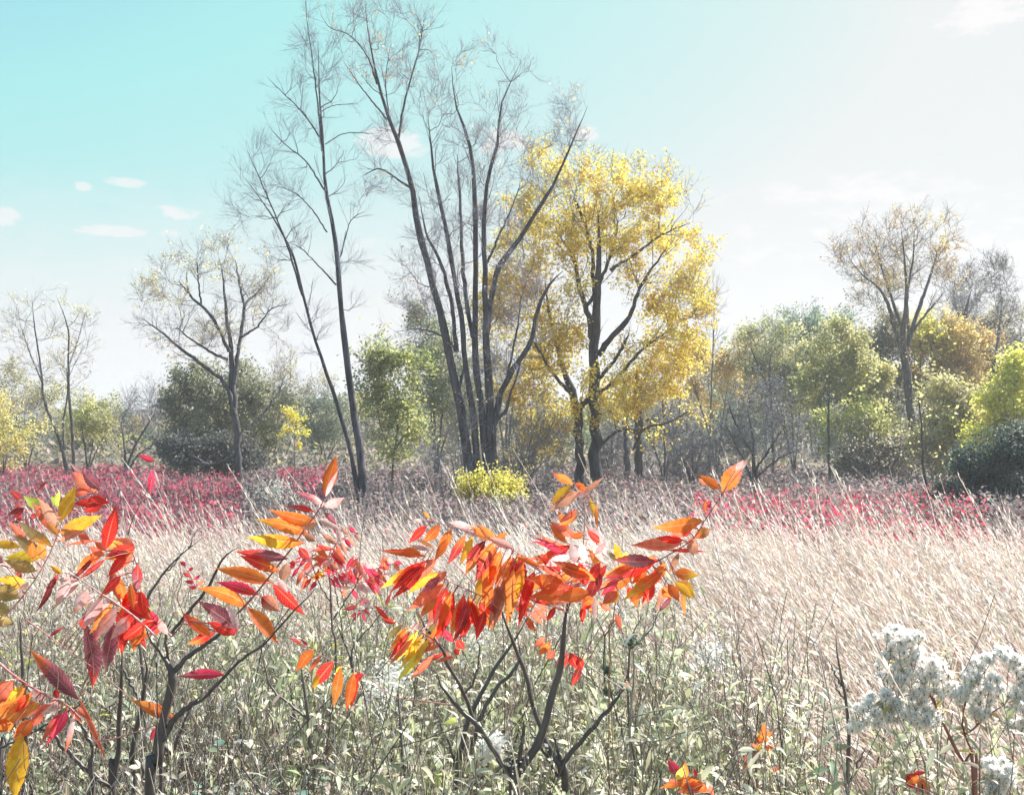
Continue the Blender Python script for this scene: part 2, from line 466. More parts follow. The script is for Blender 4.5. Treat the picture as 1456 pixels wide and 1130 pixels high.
cr1 = nd(gt, 'ShaderNodeValToRGB'); e = cr1.color_ramp.elements
e[0].position = .35; e[0].color = (.13, .10, .09, 1); e[1].position = .7; e[1].color = (.27, .21, .17, 1)
mm = nd(gt, 'ShaderNodeMath', operation='ADD'); mm2 = nd(gt, 'ShaderNodeMath', operation='MULTIPLY'); mm2.inputs[1].default_value = .5
gl(n1_.outputs['Fac'], mm.inputs[0]); gl(n2_.outputs['Fac'], mm.inputs[1]); gl(mm.outputs[0], mm2.inputs[0]); gl(mm2.outputs[0], cr1.inputs[0])
pbg = nd(gt, 'ShaderNodeBsdfPrincipled', Roughness=.95); gl(cr1.outputs[0], pbg.inputs['Base Color'])
bg_ = nd(gt, 'ShaderNodeBump', Strength=.8, Distance=.05); gl(n2_.outputs['Fac'], bg_.inputs['Height']); gl(bg_.outputs[0], pbg.inputs['Normal'])
gl(pbg.outputs[0], go.inputs['Surface'])
tag(gb.build('ground', m), 'brown soil of the prairie clearing', 'ground', kind='structure')

hb = MB()
hx = np.linspace(-420, 420, 160); hy = np.linspace(420, 640, 14)
HX, HY = np.meshgrid(hx, hy, indexing='ij')
HZ = (np.sin((HY - 420) / 220 * math.pi)) * (19 + 3.5 * noise2(HX, HY * .3, .011, 9) + 1.2 * noise2(HX, HY, .05, 4)) - 1 + .5 * noise2(HX, HY, .2, 12)
n0, n1 = HX.shape
ii, jj = np.meshgrid(np.arange(n0 - 1), np.arange(n1 - 1), indexing='ij'); b0 = ii * n1 + jj
hb.quads(np.stack([HX, HY, HZ], -1), np.stack([b0, b0 + n1, b0 + n1 + 1, b0 + 1], -1), (.1, .12, .09))
m, gt, go = nmat('wooded_ridge'); gl = gt.links.new
n1_ = nd(gt, 'ShaderNodeTexNoise', Scale=.06, Detail=8.); tcg = nd(gt, 'ShaderNodeTexCoord'); gl(tcg.outputs['Object'], n1_.inputs['Vector'])
cr1 = nd(gt, 'ShaderNodeValToRGB'); e = cr1.color_ramp.elements
e[0].position = .4; e[0].color = (.09, .10, .075, 1); e[1].position = .62; e[1].color = (.2, .17, .1, 1)
gl(n1_.outputs['Fac'], cr1.inputs[0]); pbg = nd(gt, 'ShaderNodeBsdfPrincipled', Roughness=1.); gl(cr1.outputs[0], pbg.inputs['Base Color']); gl(pbg.outputs[0], go.inputs['Surface'])
tag(hb.build('hills', m), 'low wooded ridge on the horizon', 'hills', kind='structure')

# ------------------------------------------------------------------ far woods (one mass)
def woods():
    rng = np.random.default_rng(77); mb = MB(); tw = MB()
    pos, col, siz, T = [], [], [], []
    cols = arr([(.22, .21, .13), (.20, .24, .10), (.30, .25, .12), (.16, .17, .12), (.25, .22, .18), (.13, .16, .10), (.36, .30, .12)])
    n = 330
    for i in range(n):
        d = rng.uniform(85, 170); px = rng.uniform(-250, 1700)
        if px < 520: H = rng.uniform(4, 7.5) * (1.0 if px > 230 else .75)
        elif px < 1000: H = rng.uniform(5, 8.5)
        else: H = rng.uniform(8, 13.5)
        H *= d / 125
        c = P(px, 620, d); c[2] = 0; r = H * rng.uniform(.3, .45)
        base = cols[rng.integers(len(cols))]
        T.append(curve([c, c + np.array([rng.normal() * .3, 0, H * .5]), c + np.array([rng.normal() * .5, 0, H * .85])], 5))
        nb = 15
        for _ in range(nb):
            v = norm(rng.normal(size=3)) * rng.uniform(.3, 1) ** .5
            q = c + np.array([v[0] * r, v[1] * r, H * .56 + v[2] * H * .42]); k = 34
            pos.append(q + rng.normal(size=(k, 3)) * r * .17); col.append(np.tile(base * rng.uniform(.8, 1.2), (k, 1)) * (1 + rng.normal(size=(k, 1)) * .15)); siz.append(rng.uniform(.25, .6, k) * d / 125)
    mb.chips(np.concatenate(pos), np.concatenate(siz), np.clip(np.concatenate(col), 0, 1), rng, mi=1, asp=.8)
    mb.tubes(np.array(T), np.linspace(.16, .05, 5)[None, :], 5, (.08, .075, .075))
    # low scrub in front of the woods
    n = 26000
    d = 55 + 70 * rng.uniform(0, 1, n) ** 1.3; px = rng.uniform(-250, 1700, n)
    q = np.array([P(a, 630, b) for a, b in zip(px, d)]); hh = 1.3 + 1.2 * noise2(q[:, 0], q[:, 1], .12, 8)
    q[:, 2] = rng.uniform(0, 1, n) * np.maximum(hh, .4)
    mb.chips(q, rng.uniform(.2, .45, n), pal([(.2, .17, .15), (.25, .21, .18), (.17, .17, .12), (.24, .22, .12)], n, rng), rng, mi=1)
    tag(mb.build('woods', [M_TWIG, M_LEAF]), 'hazy mass of autumn woods behind the clearing', 'woods', kind='stuff')
woods()

# ------------------------------------------------------------------ the named trees
G_BACK = 'trees and shrubs round the clearing'
GREY = (.17, .155, .165)
tree('leaning_tree', 'tall thin pair of bare leaning trunks left of the centre, standing alone before the clearing', 'tree', 26,
     [[(521, 742, 10), (511, 640, 8.5), (497, 545, 7.5), (485, 430, 6), (476, 340, 5.2), (464, 270, 4.2), (460, 215, 3), (455, 140, 2.2), (452, 60, 1.2)],
      [(514, 742, 6), (498, 640, 5), (478, 570, 4.4), (450, 490, 3.6), (430, 415, 3.2), (417, 365, 2.6), (395, 320, 2), (372, 285, 1.6), (345, 250, 1.1)],
      [(430, 420, 2.6), (412, 360, 2.2), (393, 310, 1.6), (372, 260, 1.3), (352, 215, .8)],
      [(478, 405, 2.2), (455, 380, 1.6), (430, 355, 1.2), (412, 345, .7)],
      [(465, 330, 2), (445, 300, 1.5), (420, 275, 1.2), (385, 262, .7)],
      [(461, 270, 2.2), (435, 230, 1.6), (405, 205, 1.2), (382, 180, .7)],
      [(458, 200, 2), (430, 160, 1.4), (400, 130, 1), (380, 110, .6)],
      [(458, 215, 2.2), (452, 150, 1.8), (446, 100, 1.3), (438, 40, .8), (432, -20, .5)],
      [(484, 365, 1.8), (492, 335, 1.3), (500, 312, 1), (520, 300, .6)],
      [(463, 205, 1.4), (490, 190, 1.1), (535, 190, .7)], [(455, 160, 1.2), (475, 150, 1), (510, 148, .6)]],
     [(460, 60, 50, 80), (440, 150, 45, 60), (390, 240, 40, 70), (350, 270, 25, 60), (400, 330, 40, 50), (500, 270, 35, 60), (440, 450, 25, 60), (500, 390, 25, 50)],
     seed=11, natt=80, tw=(6, 6), twl=(.45, .5), bark=(.06, .058, .07), twig=(.28, .31, .37), spread=.04, trad=.0036, rough=.25, up=.55)

tree('cottonwood', 'tall many stemmed cottonwood, nearly bare, its dark trunks spreading from one foot', 'tree', 30,
     [[(672, 715, 13), (664, 640, 11), (650, 560, 10), (634, 480, 9), (615, 400, 8.2), (597, 330, 7.6), (585, 265, 6.5), (566, 200, 5), (548, 155, 4), (535, 105, 2.8), (525, 60, 2), (518, 0, 1)],
      [(680, 715, 10), (676, 620, 8), (664, 540, 6.5), (655, 450, 6), (640, 360, 5), (628, 300, 4.5), (616, 240, 3.6), (612, 200, 2.6), (608, 160, 1.5)],
      [(690, 715, 11), (688, 620, 9), (676, 500, 7.5), (676, 400, 6), (676, 310, 5.5), (672, 230, 4.5), (664, 190, 3.5), (648, 150, 2.5), (642, 95, 1.5)],
      [(700, 715, 12), (698, 600, 9.5), (692, 500, 8), (690, 400, 6.5), (688, 320, 5.5), (695, 250, 4.4), (708, 205, 3.4), (712, 150, 2.4), (740, 90, 1.2)],
      [(697, 640, 8), (712, 560, 7), (740, 510, 6), (757, 480, 5.5), (765, 440, 4.4), (778, 410, 3.4), (800, 385, 2)],
      [(692, 480, 6), (705, 390, 6.5), (738, 340, 5.6), (770, 290, 4.6), (790, 255, 3.4), (808, 215, 2.4), (822, 185, 1.6), (836, 150, .9)],
      [(650, 500, 5), (640, 420, 4.5), (625, 370, 3.6), (606, 330, 2.4), (596, 280, 1.3)],
      [(586, 270, 3), (565, 255, 2.2), (540, 240, 1.6), (515, 250, .8)],
      [(566, 200, 3), (572, 160, 2.6), (582, 120, 2), (596, 70, 1.6), (604, 20, 1)],
      [(536, 120, 2.4), (522, 80, 1.8), (497, 50, 1.4), (470, 40, .8), (455, 20, .5)],
      [(550, 170, 2.4), (530, 145, 1.8), (510, 120, 1.3), (490, 90, .8)], [(575, 235, 2), (558, 180, 1.8), (548, 120, 1.2), (556, 60, .7)],
      [(672, 480, 5), (660, 400, 4.6), (655, 300, 3.4), (650, 220, 2)],
      [(720, 540, 3), (735, 470, 2.2), (742, 420, 1.5), (760, 370, .9)],
      [(648, 500, 3), (640, 486, 2.4), (615, 472, 1.8), (592, 468, 1), (560, 472, .5)], [(700, 600, 4.5), (718, 585, 4), (726, 560, 2.6), (738, 525, 1.8), (742, 500, .8)],
      [(668, 640, 5), (655, 600, 4.4), (652, 560, 4), (660, 520, 3)], [(690, 380, 3.2), (712, 330, 2.4), (730, 290, 1.6), (742, 255, .8)]],
     [(540, 60, 70, 80), (600, 120, 45, 110), (560, 230, 40, 60), (690, 150, 90, 90), (660, 260, 80, 90), (610, 360, 55, 80), (720, 250, 60, 80), (740, 400, 50, 80), (800, 230, 45, 70), (690, 560, 50, 50), (620, 470, 40, 60), (690, 400, 70, 90), (640, 330, 50, 60), (800, 180, 30, 50), (680, 620, 45, 55), (690, 520, 45, 50), (600, 420, 40, 50)],
     seed=5, natt=290, tw=(7, 6), twl=(.42, .5), leaves=1500, lsize=.075, lcol=((.6, .42, .3), (.7, .4, .12), (.45, .35, .3)), sparse=.6,
     bark=(.06, .055, .06), twig=(.33, .32, .38), spread=.05, trad=.0044, rough=.3, up=.5, k=10)

tree('yellow_tree', 'broad tree in full golden yellow leaf with two dark trunks', 'tree', 34,
     [[(848, 712, 14), (846, 620, 13), (845, 540, 12.5), (846, 480, 11), (850, 420, 9), (851, 390, 7), (852, 350, 5), (850, 300, 3)],
      [(826, 712, 12), (822, 620, 10), (818, 570, 9), (800, 520, 6.5), (790, 480, 6), (782, 450, 4), (775, 400, 2.5)],
      [(845, 500, 9), (838, 455, 7), (832, 435, 7), (822, 400, 5), (815, 365, 3.5), (795, 335, 2)],
      [(832, 436, 5), (848, 415, 4.4), (860, 385, 4), (872, 350, 3.4), (880, 310, 2.2)],
      [(850, 505, 8), (870, 480, 6.5), (895, 450, 5.5), (905, 420, 4), (925, 385, 3), (950, 350, 1.8)],
      [(868, 385, 4), (905, 360, 3), (940, 335, 2.2), (985, 315, 1)],
      [(851, 560, 5), (880, 535, 4), (905, 505, 3.4), (935, 480, 2.4), (965, 462, 1.2)],
      [(851, 540, 4.5), (875, 510, 4), (895, 475, 3)], [(845, 555, 6), (830, 575, 6), (818, 585, 5)],
      [(812, 560, 5), (790, 535, 4), (770, 505, 3), (755, 480, 2)],
      [(845, 420, 5), (840, 350, 4), (825, 300, 3), (812, 280, 1.8)], [(900, 640, 3), (915, 612, 3), (950, 600, 2), (990, 580, 1)],
      [(848, 640, 3.5), (880, 612, 3), (915, 612, 2), (935, 616, 1)]],
     [(800, 240, 50, 45), (855, 280, 55, 55), (905, 260, 50, 45), (960, 300, 42, 55), (780, 310, 55, 50), (905, 330, 60, 50), (970, 360, 35, 40), (745, 370, 45, 45),
      (880, 400, 45, 40), (950, 440, 55, 40), (985, 430, 25, 30), (760, 450, 50, 40), (800, 430, 40, 50), (780, 540, 32, 50), (790, 600, 25, 30), (925, 490, 50, 25), (800, 500, 40, 40), (730, 330, 30, 30), (720, 420, 35, 60), (765, 500, 35, 50), (745, 560, 30, 45), (815, 350, 45, 60), (770, 250, 30, 50), (860, 560, 60, 40), (900, 560, 60, 30), (960, 520, 45, 45), (775, 620, 30, 40), (850, 350, 60, 50), (700, 470, 30, 50)],
     seed=9, natt=280, tw=(6, 4), twl=(.55, .5), leaves=50000, lsize=.10, lcol=((.87, .52, .08), (.90, .59, .12), (.78, .43, .05), (.78, .60, .24), (.84, .49, .07), (.60, .42, .14), (.88, .56, .10)),
     sparse=.1, bark=(.05, .046, .05), twig=(.13, .11, .1), spread=.03, jit=.03, trad=.0055, up=.3, k=10, depth=1.2)

tree('field_tree', 'open crowned tree with a few tan leaves standing in the red brush on the left', 'tree', 37,
     [[(341, 700, 10), (338, 640, 8), (333, 580, 7.5), (330, 530, 6.5), (328, 490, 5), (322, 450, 3.6), (318, 400, 2.4), (312, 370, 1.5)],
      [(334, 590, 6), (322, 548, 5), (300, 528, 4.5), (270, 505, 3.8), (245, 485, 2.8), (220, 465, 1.8), (198, 450, 1)],
      [(326, 500, 4.5), (312, 470, 4), (298, 445, 3.6), (275, 425, 2.8), (255, 400, 1.6)],
      [(324, 512, 3.5), (300, 500, 3), (275, 485, 2.2), (250, 465, 1.2)],
      [(333, 545, 5.5), (340, 490, 4.5), (346, 450, 4), (350, 430, 3.2), (368, 415, 2.2), (385, 390, 1.2)],
      [(348, 440, 3), (340, 400, 2.4), (335, 370, 1.4)], [(342, 480, 3), (365, 465, 2.2), (385, 440, 1.4), (410, 432, .8)],
      [(340, 645, 3), (325, 652, 3), (300, 660, 2), (270, 655, 1)], [(350, 610, 3.5), (375, 588, 3), (395, 560, 2), (408, 525, 1)],
      [(286, 432, 2.4), (282, 400, 1.8), (280, 370, 1)]],
     [(260, 395, 45, 40), (225, 440, 35, 40), (310, 370, 45, 30), (370, 390, 40, 40), (350, 430, 40, 40), (270, 470, 50, 35), (395, 450, 25, 40), (320, 480, 35, 40), (400, 530, 20, 35)],
     seed=21, natt=130, tw=(5, 6), twl=(.4, .45), leaves=2300, lsize=.085, lcol=((.6, .48, .28), (.65, .5, .2), (.5, .42, .33), (.7, .55, .22)), sparse=.4,
     bark=(.065, .062, .068), twig=(.24, .23, .26), spread=.05, trad=.005, up=.35)

tree('twin_thin_tree', 'two slender bare stems with a pale misty crown near the left edge', 'tree', 50,
     [[(97, 682, 5), (88, 640, 4), (75, 600, 3.4), (62, 565, 2.8), (58, 520, 2.2), (50, 470, 1.6), (45, 420, .8)],
      [(104, 670, 4), (103, 620, 3.2), (99, 570, 3), (97, 520, 2.4), (97, 470, 1.8), (80, 420, .8)],
      [(92, 640, 3), (90, 600, 2.6), (96, 560, 2), (95, 520, 1.5)], [(60, 545, 2), (42, 500, 1.6), (28, 460, .8)], [(98, 520, 2), (112, 480, 1.5), (122, 440, .8)]],
     [(45, 460, 45, 50), (100, 470, 32, 50), (30, 540, 32, 35), (75, 530, 45, 35), (70, 590, 50, 20)],
     seed=31, natt=70, tw=(4, 5), twl=(.4, .45), leaves=1100, lsize=.11, lcol=((.6, .55, .25), (.62, .52, .35)), sparse=.3, bark=(.09, .085, .09), twig=(.28, .26, .27), trad=.0065, up=.4)

tree('tall_oak', 'tall gnarled tree above the right hand thicket, its crown thinly hung with tan leaves', 'tree', 45,
     [[(1300, 690, 11), (1298, 640, 9), (1294, 580, 9), (1288, 530, 9), (1283, 490, 8), (1285, 460, 6), (1288, 430, 4.5), (1288, 390, 3), (1284, 350, 2), (1280, 320, 1)],
      [(1284, 500, 6), (1272, 465, 5), (1262, 430, 4), (1250, 410, 2.8), (1225, 390, 1.6), (1205, 365, .8)],
      [(1283, 470, 4.5), (1270, 430, 3.6), (1258, 395, 2.6), (1245, 350, 1.4), (1232, 330, .8)],
      [(1290, 490, 6), (1302, 450, 4.6), (1315, 415, 3.6), (1325, 385, 2.6), (1335, 350, 1.2)],
      [(1292, 480, 4), (1290, 420, 3), (1298, 370, 2), (1300, 330, 1)],
      [(1298, 470, 3.6), (1318, 445, 2.6), (1335, 425, 1.6), (1345, 412, .8)], [(1297, 605, 4), (1320, 590, 3.4), (1350, 575, 2)]],
     [(1215, 365, 35, 25), (1245, 340, 35, 35), (1285, 320, 30, 28), (1335, 340, 22, 35), (1280, 380, 40, 40), (1325, 400, 30, 35), (1240, 420, 35, 35), (1350, 400, 18, 28)],
     seed=41, natt=130, tw=(5, 5), twl=(.42, .48), leaves=4200, lsize=.10, lcol=((.55, .42, .26), (.6, .4, .16), (.45, .4, .38), (.66, .46, .14)), sparse=.4,
     bark=(.085, .075, .075), twig=(.19, .17, .17), trad=.0068, up=.3)

def ragged(blobs, seed):
    r = np.random.default_rng(seed); out = list(blobs)
    for (x, y, a, b) in blobs:
        for _ in range(6):
            t = r.uniform(-math.pi - .3, .3); q = r.uniform(.85, 1.4)
            out.append((x + a * q * math.cos(t) * .95, y + b * q * math.sin(t) * .95, a * r.uniform(.15, .38), b * r.uniform(.15, .42)))
    return out

def leafy(name, label, d, px, blobs, cols, n, seed, natt=45, size=.12, stems=None, bark=(.08, .075, .075), twig=None, cat='tree', group=G_BACK, sparse=.15, tw=(4, 3), jit=.08, w=2.2, trad=.006, crown='crown', trunk='trunk', up=.25, tips=None):
    if stems is None:
        if tips is None:
            bs = sorted(blobs, key=lambda b: -b[2] * b[3])[:4]
            tips = [(b[0], b[1]) for b in bs]
        stems = basestems(px, d, tips, w)
    blobs = ragged(blobs, seed); cols = list(cols) + [tuple(np.array(cols[0]) * .55 + np.array([.20, .17, .14])), tuple(np.array(cols[-1]) * .6)]
    return tree(name, label, cat, d, stems, blobs, group, seed, int(natt * 1.6), tw, (.35, .42), int(n * (1.9 if px > 900 else 1.5)), size, cols, bark, twig, .03, .3, up, sparse, jit, trad, crown=crown, trunk=trunk)

YG = ((.52, .55, .10), (.42, .48, .10), (.60, .58, .14)); GG = ((.27, .29, .17), (.33, .34, .20), (.24, .25, .17)); GN = ((.27, .32, .12), (.38, .41, .14), (.50, .48, .17), (.22, .25, .13))
GOLD = ((.62, .43, .14), (.68, .5, .16), (.5, .40, .2)); GB = ((.16, .155, .17), (.2, .19, .2), (.14, .15, .16)); DG = ((.05, .10, .075), (.07, .12, .09), (.09, .14, .09))
leafy('yellow_shrub', 'pale yellow shrub cut by the left edge behind the red brush', 46, 5, [(5, 600, 25, 28), (-20, 630, 45, 40), (10, 645, 25, 22)], ((.75, .6, .2), (.65, .55, .2)), 3500, 101, 30, cat='shrub')
leafy('olive_tree_crown', 'small olive green tree behind the two slender bare stems', 58, 38, [(35, 580, 30, 25), (15, 560, 25, 20), (60, 600, 22, 22)], ((.38, .37, .19), (.45, .42, .22)), 3200, 102, 30)
leafy('yellow_green_tree', 'rounded yellow green shrub tree right of the slender bare stems', 54, 125, [(140, 590, 26, 24), (115, 605, 28, 24), (150, 615, 16, 20), (110, 570, 18, 14)], ((.52, .52, .2), (.58, .56, .24), (.45, .46, .2)), 4200, 103, 36)
tree('bare_bush', 'grey bare bush forking low between the yellow green shrub and the round olive tree', 'shrub', 52,
     [[(177, 680, 4), (185, 650, 3.2), (200, 620, 2.6), (218, 590, 1.6), (226, 560, .8)], [(177, 680, 3), (178, 650, 2.6), (172, 600, 1.4)], [(178, 680, 3), (195, 648, 2.4), (213, 635, 1.2)]],
     [(200, 585, 35, 32), (175, 600, 25, 25), (225, 560, 14, 18)], G_BACK, 104, 45, (5, 5), (.4, .45), 500, .1, ((.3, .28, .27),), (.07, .065, .07), (.2, .19, .21), trad=.007)
leafy('round_olive_tree', 'big round grey olive tree with a dark underside behind the open crowned tree', 48, 330, [(310, 590, 62, 55), (275, 575, 30, 38), (375, 600, 40, 42), (300, 640, 55, 20), (350, 560, 35, 28), (270, 620, 28, 30)], ((.22, .23, .15), (.29, .30, .18), (.18, .19, .14), (.32, .33, .2)), 24000, 105, 110, w=5, sparse=.02, size=.13)
leafy('dark_thicket_tree', 'dark low spreading thicket under the round olive tree', 45, 300, [(285, 650, 38, 16), (320, 655, 35, 16), (260, 643, 18, 11)], ((.09, .095, .10), (.12, .12, .12), (.08, .10, .08)), 9500, 106, 60, cat='shrub', w=4, size=.13)  # dark leaf colours fill the lower part of the round tree
leafy('yellow_sapling', 'small upright sapling in bright yellow leaf beyond the leaning trunks', 44, 419, [(419, 595, 7, 11), (420, 612, 6.5, 13)], ((.80, .66, .10), (.75, .6, .08)), 700, 107, 12, w=1.2, sparse=0., jit=.0, tips=[(419, 592)], tw=(1, 2), size=.1)
leafy('cedar', 'dull dark green cedar between the yellow sapling and the leaning trunks', 60, 460, [(450, 600, 20, 24), (475, 595, 25, 30), (440, 625, 22, 16), (480, 625, 25, 18)], ((.16, .20, .14), (.2, .24, .15)), 5000, 108, 40)
leafy('ash_tree', 'loose pale grey green tree behind the yellow sapling', 70, 400, [(385, 590, 25, 30), (425, 570, 25, 30), (450, 560, 22, 22), (400, 550, 15, 25)], ((.35, .34, .22), (.4, .37, .25)), 3000, 109, 40, sparse=.3)
leafy('green_maple', 'bright green and yellow leaved tree just right of the leaning trunks', 38, 557,
      [(545, 515, 28, 22), (565, 560, 38, 38), (540, 590, 24, 26), (585, 600, 24, 30), (560, 630, 32, 26), (535, 500, 18, 14)], GN, 6200, 110, 70,
      stems=[[(557, 705, 3.5), (560, 650, 3), (566, 600, 2.2), (558, 540, 1.4)], [(560, 650, 2), (540, 600, 1.5), (535, 540, 1)], [(562, 640, 2), (585, 600, 1.2)]], sparse=.25)
leafy('hazel_tree', 'tall dull green tree between the green maple and the many stemmed cottonwood', 46, 620, [(612, 490, 30, 40), (635, 540, 35, 45), (610, 560, 30, 40), (640, 600, 35, 35), (600, 460, 15, 18)], ((.30, .33, .17), (.36, .36, .19), (.24, .28, .18)), 9500, 111, 60, w=3.5)
tree('grey_thicket', 'tangled grey leafless thicket at the foot of the cottonwood', 'shrub', 33,
     basestems(735, 33, [(700, 640), (750, 600), (790, 640), (770, 580), (720, 620)], 1.6) + basestems(650, 33, [(640, 640), (620, 650)], 1.5),
     [(745, 630, 60, 50), (640, 650, 45, 40), (780, 650, 45, 45), (700, 680, 70, 20), (750, 590, 45, 40)], G_BACK, 112, 130, (5, 5), (.4, .45), 1800, .07, ((.33, .30, .28), (.28, .27, .27)), (.15, .14, .15), (.26, .245, .26), trad=.006)
leafy('yellow_bush', 'small bright yellow bush in front of the foot of the cottonwood', 27, 695, [(695, 698, 24, 17), (713, 710, 15, 17), (680, 700, 15, 11), (702, 726, 15, 15)], ((.80, .68, .12), (.85, .74, .16), (.7, .6, .12)), 3600, 113, 44, size=.075, cat='shrub', w=1.2, sparse=.2, jit=.03, trad=.004)
tree('broken_tree', 'dark stub of a broken trunk beside the golden tree', 'tree', 39,
     [[(908, 694, 10), (908, 640, 9), (907, 560, 8.5), (905, 525, 6)], [(893, 694, 8), (890, 620, 6), (886, 560, 4)], [(908, 560, 5), (925, 520, 3), (930, 480, 1.5)]],
     [(930, 540, 35, 35), (900, 520, 30, 30), (940, 590, 40, 35)], G_BACK, 114, 45, (4, 5), (.4, .45), 1800, .09, ((.7, .52, .12), (.33, .3, .28)), (.06, .055, .06), (.19, .18, .19), sparse=.3)
for i, (px, py, rx, ry, d, col, lab) in enumerate([
        (945, 610, 50, 55, 42, ((.22, .21, .23), (.28, .26, .27)), 'smoky grey leafless tree right of the broken trunk'),
        (985, 640, 40, 45, 40, ((.19, .185, .2), (.24, .22, .23)), 'dense grey bare shrub left of the dark twiggy bush'),
        (870, 640, 22, 50, 44, ((.24, .22, .22),), 'grey leafless tree seen between the two trunks of the golden tree'),
        (720, 520, 45, 60, 46, ((.40, .34, .2), (.33, .3, .24)), 'tan leaved tree behind the cottonwood trunks'),
        (660, 560, 45, 60, 50, ((.25, .26, .2), (.3, .29, .22)), 'grey green tree behind the lower cottonwood trunks')]):
    by = 630 + EYE * FP / d
    tree('grey_tree', lab, 'tree', d, basestems(px, d, [(px - rx * .5, py), (px + rx * .4, py - ry * .3), (px, py - ry * .6)], 3),
         [(px, py, rx, ry), (px, by - 25, rx * .9, 25)], G_BACK, 120 + i, 55, (5, 5), (.4, .45), 3500 if i < 3 else 6500, .08 if i < 3 else .1, col, (.12, .11, .12), (.22, .21, .225), sparse=.1, trad=.007)
tree('spire_tree', 'thin bare spire between the golden tree and the right hand woods', 'tree', 48,
     [[(1008, 680, 3), (1010, 600, 2.4), (1013, 520, 2), (1015, 460, 1.4), (1014, 400, .6)]], [(1014, 430, 10, 30), (1014, 480, 14, 30)], G_BACK, 130, 24, (4, 4), (.4, .4), 0, bark=(.14, .13, .14), twig=(.3, .29, .3), trad=.006)
leafy('golden_shrub', 'low golden tree behind the thin bare spire', 55, 1020, [(975, 515, 30, 20), (1040, 510, 32, 20), (1005, 530, 40, 22), (1060, 500, 20, 16), (1010, 560, 40, 25)], GOLD, 7500, 131, 50)
tree('twiggy_bush', 'dark blue grey twiggy bush with pale bare branches left of the green gold trees', 'shrub', 33,
     [[(1073, 706, 4), (1072, 660, 3.4), (1070, 620, 2.4), (1062, 580, 1.4)], [(1073, 690, 3), (1050, 640, 2), (1030, 600, 1)], [(1073, 670, 3), (1100, 630, 2), (1120, 600, 1)], [(1072, 650, 2.4), (1045, 600, 1.6), (1035, 570, .8)],
      [(1073, 680, 2.4), (1110, 650, 1.6), (1135, 640, .8)]],
     [(1065, 610, 48, 45), (1110, 630, 40, 40), (1040, 650, 35, 30), (1090, 570, 35, 28)], G_BACK, 132, 90, (5, 5), (.42, .45), 5000, .06, ((.11, .12, .14), (.15, .155, .17), (.1, .12, .12)), (.05, .05, .055), (.2, .2, .215), trad=.006)
tree('slender_tree', 'dark slender forked tree over the twiggy bush', 'tree', 42,
     [[(1100, 690, 3.4), (1098, 620, 3), (1096, 570, 2.8), (1094, 520, 2), (1098, 490, 1)], [(1096, 560, 2.4), (1078, 520, 1.8), (1066, 490, 1)], [(1097, 545, 2), (1120, 530, 1.4), (1135, 525, .8)]],
     [(1095, 480, 30, 30), (1070, 500, 22, 25), (1125, 520, 22, 22)], G_BACK, 133, 40, (5, 4), (.4, .4), 1400, .09, ((.4, .42, .2),), (.09, .085, .09), (.2, .19, .2))
